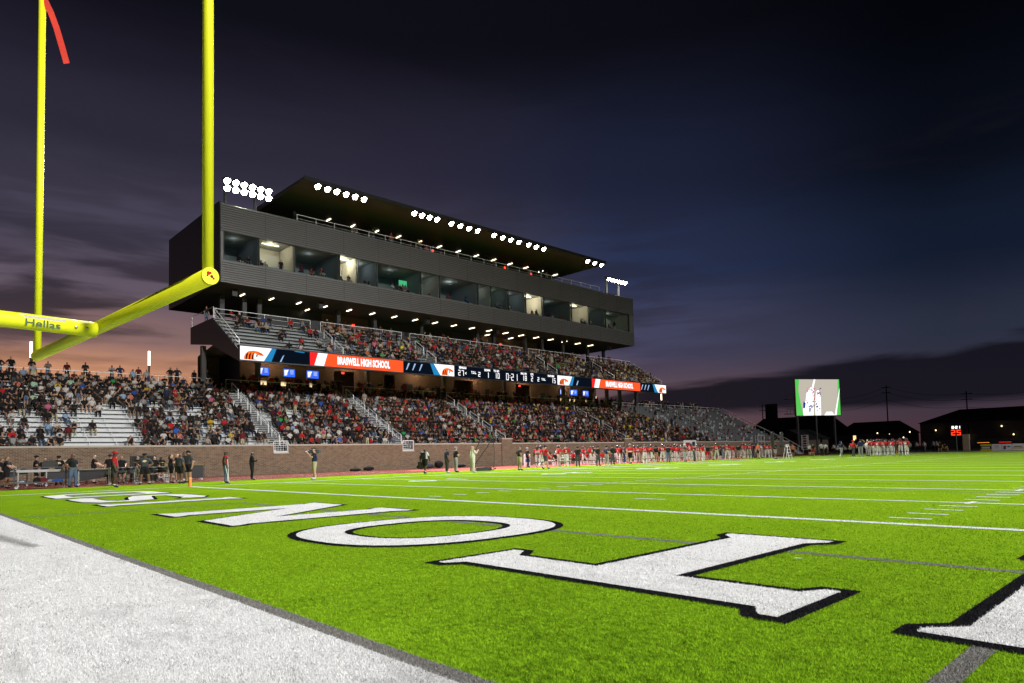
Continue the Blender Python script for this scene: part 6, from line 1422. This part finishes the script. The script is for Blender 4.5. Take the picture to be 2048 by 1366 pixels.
def drum(par, x, y, z, r, h):
    d = MB().lathe([(r, 0), (r, h)], 18, (x, y, z)).build('drum_shell', SHELL, par); MB().lathe([(r * .99, h + .002), (0, h + .004)], 18, (x, y, z)).build('drum_head', DRUMH, d); MB().lathe([(r + .012, h - .03), (r + .014, h + .012)], 18, (x, y, z)).build('hoop', CHROME, d); return d
def drumrack(label, loc, rz, drums, w=1.3):
    k = thing('drum_rack', label, 'drum rack', loc, rz, 'drum racks')
    for x in (-w / 2, w / 2):
        for y in (-.3, .3): MB().tube([(x, y, .12), (x, y, 1.02)], .025, 8).build('post', CHROME, k); m = MB(); caster(m, x, y, 0, .06); m.build('caster', [CHROME, SHOE_W], k)
    for z in (.3, .78): MB().tube([(-w / 2, -.3, z), (w / 2, -.3, z)], .022, 6).build('rack_bar', BLACK, k); MB().tube([(-w / 2, .3, z), (w / 2, .3, z)], .022, 6).build('rack_bar', BLACK, k)
    for (x, y, z, r, h) in drums: drum(k, x, y, z, r, h)
    return k
drumrack('rack of small drums behind the red cap man', (-10.6, 8.7, TZ), R(85), ((-.4, 0, .78, .17, .16), (0, 0, .80, .19, .18), (.42, 0, .76, .22, .22)))
drumrack('rack of concert toms beside the hand-on-hip man', (-10.4, 10.3, TZ), R(85), ((-.45, 0, .70, .2, .25), (.0, 0, .66, .24, .3), (.5, .05, .62, .27, .34), (-.1, -.1, .18, .32, .36)), 1.5)
drumrack('drum rack with white topped drums left of the clapping girl', (-11.4, 11.2, TZ), R(88), ((-.5, 0, .8, .18, .15), (-.1, .1, .84, .16, .12), (.35, -.05, .78, .2, .2)), 1.4)
drumrack('low drum rack at the picture edge behind the first keyboard', (-16.0, 4.2, TZ), R(85), ((-.3, 0, .75, .25, .3), (.3, 0, .7, .3, .35)))
def cymbal(label, loc, h=1.35, r=.24):
    k = thing('cymbal', label, 'cymbal', loc, 0, 'cymbals on stands'); MB().tube([(0, 0, .3), (0, 0, h)], .014, 6).build('stand', CHROME, k)
    for a in (0, 2.1, 4.2): MB().tube([(0, 0, .35), (.3 * math.cos(a), .3 * math.sin(a), 0)], .012, 6).build('leg', CHROME, k)
    MB().lathe([(0, .045), (.05, .035), (.06, .018), (r, 0), (r, -.004)], 20, (0, 0, h)).build('disc', mat('brass', (.55, .42, .16), .3, .1, metal=.8), k)
cymbal('pale cymbal above the black wheeled box near the pylon', (-14.0, 13.7, TZ), 1.22, .34); cymbal('cymbal on a stand by the small drums', (-11.0, 8.4, TZ), 1.1); cymbal('cymbal on a stand in front of the black speaker', (-11.6, 9.7, TZ), 1.25); cymbal('cymbal at the far end of the drum row', (-13.2, 11.6, TZ), 1.2)
bxx = thing('road_case', 'tall black wheeled box behind the young man near the pylon', 'case', (-13.6, 13.5, TZ), R(88)); MB().box((-.62, -.4, .16), (.62, .4, 1.0)).build('body', BLACK, bxx); MB().box((-.66, -.43, .98), (.66, .43, 1.03)).build('lid', mat('case_trim', (.16, .14, .03), .5), bxx)
for sx in (-.6, .6): MB().box((sx * 1.12 - .02, -.42, .16), (sx * 1.12 + .02, -.38, 1.05)).build('corner_post', GREYM, bxx)
for sx in (-.55, .55):
    for sy in (-.3, .3): m = MB(); caster(m, sx, sy, 0, .07); m.build('caster', [CHROME, SHOE_W], bxx)
spk = thing('loudspeaker', 'tall black loudspeaker box standing behind the drums', 'loudspeaker', (-16.0, 11.2, TZ), R(80)); MB().box((-.75, -.4, 0), (.75, .4, 1.72)).build('cabinet', BLACK, spk); MB().box((-.7, -.43, .1), (.7, -.4, 1.65)).build('grille', mat('grille', (.03, .03, .03), .9), spk)
for k, (x, y, z, w, c, lab) in enumerate(((-15.5, 12.4, 0, .35, 'white', 'white plastic tub on the track beside the drum rack'), (-14.8, 6.6, .85, .3, 'cream', 'cream music folder propped behind the cart'))):
    b_ = thing('tub' if k == 0 else 'music_stand', lab, 'tub' if k == 0 else 'music stand', (x, y, TZ))
    if k == 0: MB().prism([(-.3, 0), (.3, 0), (.36, .35), (-.36, .35)], 'y', -.2, .2).build('body', cloth(c), b_); MB().box((-.39, -.23, .35), (.39, .23, .38)).build('lid', cloth(c), b_)
    else: MB().tube([(0, 0, 0), (0, 0, 1.1)], .015, 6).build('stand', BLACK, b_); d_ = MB().box((-.02, -.3, -.2), (.02, .3, .25)).build('desk', cloth(c), b_); d_.location = (0, 0, 1.25); d_.rotation_euler = (0, R(20), 0)

# crutches, video camera, backpack, case, bags
o, p = find('crutches')
for s in (-1, 1):
    c = thing('crutch', ['crutch under the right arm of the injured player', 'crutch under the left arm of the injured player'][s > 0], 'crutch', o.location.copy(), R(p[3]), 'crutches')
    x = .25 * s; m = MB()
    for d in (-.06, .06): m.tube([(x + d * .3 + s * .05, -.02 + d, 1.30), (x + d * .3 + s * .09, -.05 + d, .85), (x + s * .16, -.12, .28)], .016, 6)
    m.tube([(x + s * .16, -.12, .30), (x + s * .20, -.16, .03)], .016, 6); m.build('shaft', WHITE, c)
    MB().tube([(x + s * .05, -.11, 1.31), (x + s * .05, .07, 1.31)], .028, 8).build('arm_pad', RUBBER, c); MB().tube([(x + s * .07, -.10, .93), (x + s * .07, .02, .93)], .018, 6).build('hand_grip', RUBBER, c); MB().tube([(x + s * .20, -.16, .05), (x + s * .205, -.165, 0)], .028, 8).build('tip', RUBBER, c)
o, p = find('cameraman')
vc = thing('video_camera', 'large black video camera on the shoulder of the cameraman', 'camera', (o.location.x, o.location.y, 1.60), R(p[3]))
MB().prism([(.28, -.09), (.28, .12), (.05, .16), (-.25, .13), (-.25, -.07), (.0, -.1)], 'x', -.26, -.08).build('body', BLACK, vc).rotation_euler = (0, 0, 0)
MB().tube([(-.17, -.25, .03), (-.17, -.38, .03), (-.17, -.44, .03)], [.06, .065, .085], 12).build('lens', BLACK, vc); MB().tube([(-.17, .15, .14), (-.17, .12, .22), (-.17, -.18, .22), (-.17, -.2, .14)], .02, 6).build('handle', BLACK, vc); MB().box((-.26, .28, -.08), (-.08, .40, .12)).build('battery', GREYM, vc); MB().box((-.30, -.12, .05), (-.40, .02, .14)).build('viewfinder', BLACK, vc); MB().tube([(-.05, -.1, .12), (-.05, -.34, .14)], .025, 8).build('microphone', GREYM, vc)
o, p = find('backpack')
bp_ = thing('backpack', 'black backpack on the back of the white shirted young man', 'backpack', (o.location.x, o.location.y, 1.25), R(p[3])); MB().prism([(.12, -.24), (.30, -.22), (.33, .05), (.26, .22), (.14, .24)], 'x', -.16, .16).build('body', BLACK, bp_); MB().box((-.11, .325, -.2), (.11, .36, .02)).build('pocket', BLACK, bp_)
for s in (-1, 1): MB().tube([(s * .10, .14, .2), (s * .11, -.02, .26), (s * .12, -.15, .12), (s * .12, -.1, -.1), (s * .11, .13, -.2)], .018, 6).build('strap', BLACK, bp_)
cs = thing('hand_case', 'black case carried by the backpack man', 'case', (o.location.x, o.location.y, .42), R(p[3])); MB().box((.24, -.28, .0), (.38, .28, .42)).build('body', BLACK, cs); MB().tube([(.31, -.08, .42), (.31, -.06, .50), (.31, .06, .50), (.31, .08, .42)], .014, 6).build('handle', BLACK, cs)
def bag(label, loc, L_, h, c='blk', rz=90, bumps=1):
    b_ = thing('duffel_bag', label, 'bag', loc, R(rz), 'bags along the brick wall'); n = 8; pts = [(-L_ / 2 + L_ * i / n, 0, h * .5) for i in range(n + 1)]; rr_ = [h * .30 + h * .2 * math.sin(math.pi * min(1, max(0, i / n))) + .02 * math.sin(i * 2.3) for i in range(n + 1)]
    MB().tube(pts, rr_, 12).build('body', cloth(c), b_, True); MB().tube([(-L_ * .2, -.03, h * .9), (-L_ * .12, -.05, h * 1.15), (L_ * .12, -.05, h * 1.15), (L_ * .2, -.03, h * .9)], .012, 6).build('handle', BLACK, b_)
bag('flat black bag lying by the brick wall', (-21.2, 30.2, TZ), 1.1, .28); bag('rounded black bag next to the flat bag', (-21.2, 31.6, TZ), 1.0, .42)
bag('low dark bag at the wall behind the backpack man', (-20.8, 37.3, TZ), 1.0, .42); bag('grey bag between two black bags at the wall', (-21.0, 38.3, TZ), 1.1, .55, 'dgrey'); bag('tall black bag standing at the wall', (-21.0, 39.6, TZ), .8, .8); bag('small bag lying right of the backpack man', (-20.0, 41.6, TZ), 1.3, .34)
# kicking net
kn = thing('kicking_net', 'black framed kicking net leaning beside the sideline', 'net', (-4.6, 31.4, 0), R(62))
m = MB(); m.tube([(-.95, 0, .05), (-.95, .0, .1), (-.75, -.15, 1.2), (-.2, -.3, 2.35), (.25, -.32, 2.5)], .028, 8); m.build('frame', BLACK, kn); m = MB(); m.tube([(-.9, .2, .05), (-.2, .1, 1.0), (.45, .0, 1.9), (.8, -.05, 2.55)], .03, 8); m.build('frame', BLACK, kn); MB().tube([(.85, 0, .05), (.95, .0, 1.3), (.85, 0, 2.55)], .018, 6).build('frame', BLACK, kn); MB().tube([(-.95, 0, .06), (0, .25, .05), (.9, 0, .06)], .04, 8).build('base_bar', BLACK, kn)
nm_ = MB()
for j in range(16):
    t = j / 15; nm_.tube([(-.93 + 1.78 * t, .02, .1), (-.2 + 1.05 * t, -.28 + .25 * t, 2.4 + .15 * t)], .0045, 4, cap=False); z = .1 + t * 2.3; nm_.tube([(-.93 + .7 * t, -.12 * t, z), (.88, .0, z)], .0045, 4, cap=False)
nm_.build('netting', BLACK, kn); bg_ = MB().prism([(-.5, 0), (.6, 0), (.7, .22), (.2, .3), (-.45, .24)], 'y', -.1, .3).build('base_weight', BLACK, kn)
# cooler, benches, tripods, ladder, padded poles, ball
wc = thing('water_cooler', 'white water cooler on the red mat before the first players', 'cooler', (-9.2, 40.6, TZ), R(60)); MB().lathe([(.27, 0), (.30, .05), (.30, 1.05), (.27, 1.1), (0, 1.1)], 16).build('tank', WHITE, wc); MB().box((-.1, -.36, .2), (.1, -.29, .28)).build('tap', cloth('red'), wc); MB().lathe([(.29, 1.1), (.29, 1.2), (0, 1.24)], 16).build('lid', WHITE, wc); MB().box((-.2, -.31, .5), (.2, -.305, .75)).build('print', cloth('blue'), wc)
def bench(label, loc, L_=4.0):
    b_ = thing('team_bench', label, 'bench', loc, R(90), 'white team benches'); 
    for y in (-.2, 0, .2): MB().box((-L_ / 2, y - .08, .44), (L_ / 2, y + .08, .48)).build('seat_slat', WHITE, b_)
    for z in (.7, .88): MB().box((-L_ / 2, .28, z), (L_ / 2, .32, z + .12)).build('back_slat', WHITE, b_)
    for x in (-L_ / 2 + .3, 0, L_ / 2 - .3): MB().box((x - .03, -.25, 0), (x + .03, -.19, .44)).build('leg', WHITE, b_); MB().box((x - .03, .24, 0), (x + .03, .30, 1.0)).build('leg', WHITE, b_); MB().box((x - .03, -.25, .38), (x + .03, .3, .44)).build('leg_brace', WHITE, b_)
for k, yy in enumerate((49.5, 54.5, 59.5, 64.5, 69.5, 74.5)): bench(ORD[k] + ' white team bench on the red mat, counted from the cooler', (-12.2, yy, TZ))
o, p = find('padded poles')
for k, (dx, a) in enumerate(((-.35, -6), (.45, 5))):
    q = thing('padded_pole', ['tall black padded pole tilted left beside the big man', 'tall black padded pole tilted right beside the big man'][k], 'pole', (o.location.x + .2, o.location.y + dx * 2.2, 0), 0, 'black padded poles'); q.rotation_euler = (R(-a), 0, 0)
    MB().tube([(0, 0, 0), (0, 0, 1.6)], .035, 8).build('pole', DARK, q); MB().tube([(0, 0, 1.3), (0, 0, 1.5), (0, .08, 2.9), (0, .05, 3.05)], [.16, .2, .2, .12], 10).build('pad', BLACK, q)
ld = thing('step_ladder', 'white step ladder beside the big man in black', 'ladder', (o.location.x + .4, o.location.y + 2.2, 0), R(60))
for s in (-1, 1):
    for x in (-.2, .2): MB().tube([(x, s * .55, 0), (x * .7, s * .06, 1.6)], .03, 6).build('leg', WHITE, ld)
for j in range(4): MB().box((-.18, -.48 + j * .12, .3 + j * .35), (.18, -.38 + j * .12, .34 + j * .35)).build('rung', WHITE, ld)
bl = tag(MB().lathe([(0, -.14), (.05, -.11), (.085, -.03), (.085, .03), (.05, .11), (0, .14)], 10).build('football', mat('ball_leather', (.10, .04, .02), .6), None, True), 'brown football lying on the red mat beyond the net', 'ball'); bl.location = (-7.9, 35.6, .08); bl.rotation_euler = (R(90), 0, R(40))
# gold pompoms
for lab, offs in (('nearest the huddle', ((.45, -.1, 1.0), (-.42, -.1, .95))), ('crouching', ((.25, -.6, .62), (-.25, -.6, .6)))):
    o, p = find(lab if lab != 'nearest the huddle' else 'pompoms nearest')
    for k, of in enumerate(offs):
        v = o.location + Matrix.Rotation(R(p[3]), 3, 'Z') @ Vector(of); m = MB(); g = random.Random(k)
        for j in range(60):
            a = Vector((g.gauss(0, 1), g.gauss(0, 1), g.gauss(0, 1))).normalized() * g.uniform(.16, .27); s_ = Vector((g.gauss(0, 1), g.gauss(0, 1), g.gauss(0, 1))).normalized() * .03
            m.add([Vector((0, 0, 0)) - s_, s_, a + s_ * .4, a - s_ * .4], [(0, 1, 2, 3)])
        q = m.build('pompom', cloth('gold')); q.location = v; tag(q, 'gold pompom in the %s hand of the %s' % (['left', 'right'][k], 'upright cheerleader' if lab != 'crouching' else 'crouching cheerleader'), 'pompom', 'gold pompoms')
# emblem lettering and a scrap of litter on the turf
lt_ = MB().add([(0, 0, .03), (.07, .01, .034), (.08, .05, .032), (.01, .04, .03)], [(0, 1, 2, 3)]).build('paper_scrap', WHITE); lt_.location = (31.0, 5.05, 0); tag(lt_, 'small white scrap of paper lying on the turf', 'litter')
for k, (xx, yy) in enumerate(((8.5, 118.6), (3.2, 121), (9.6, 121.5), (13.2, 120.5))):
    pass
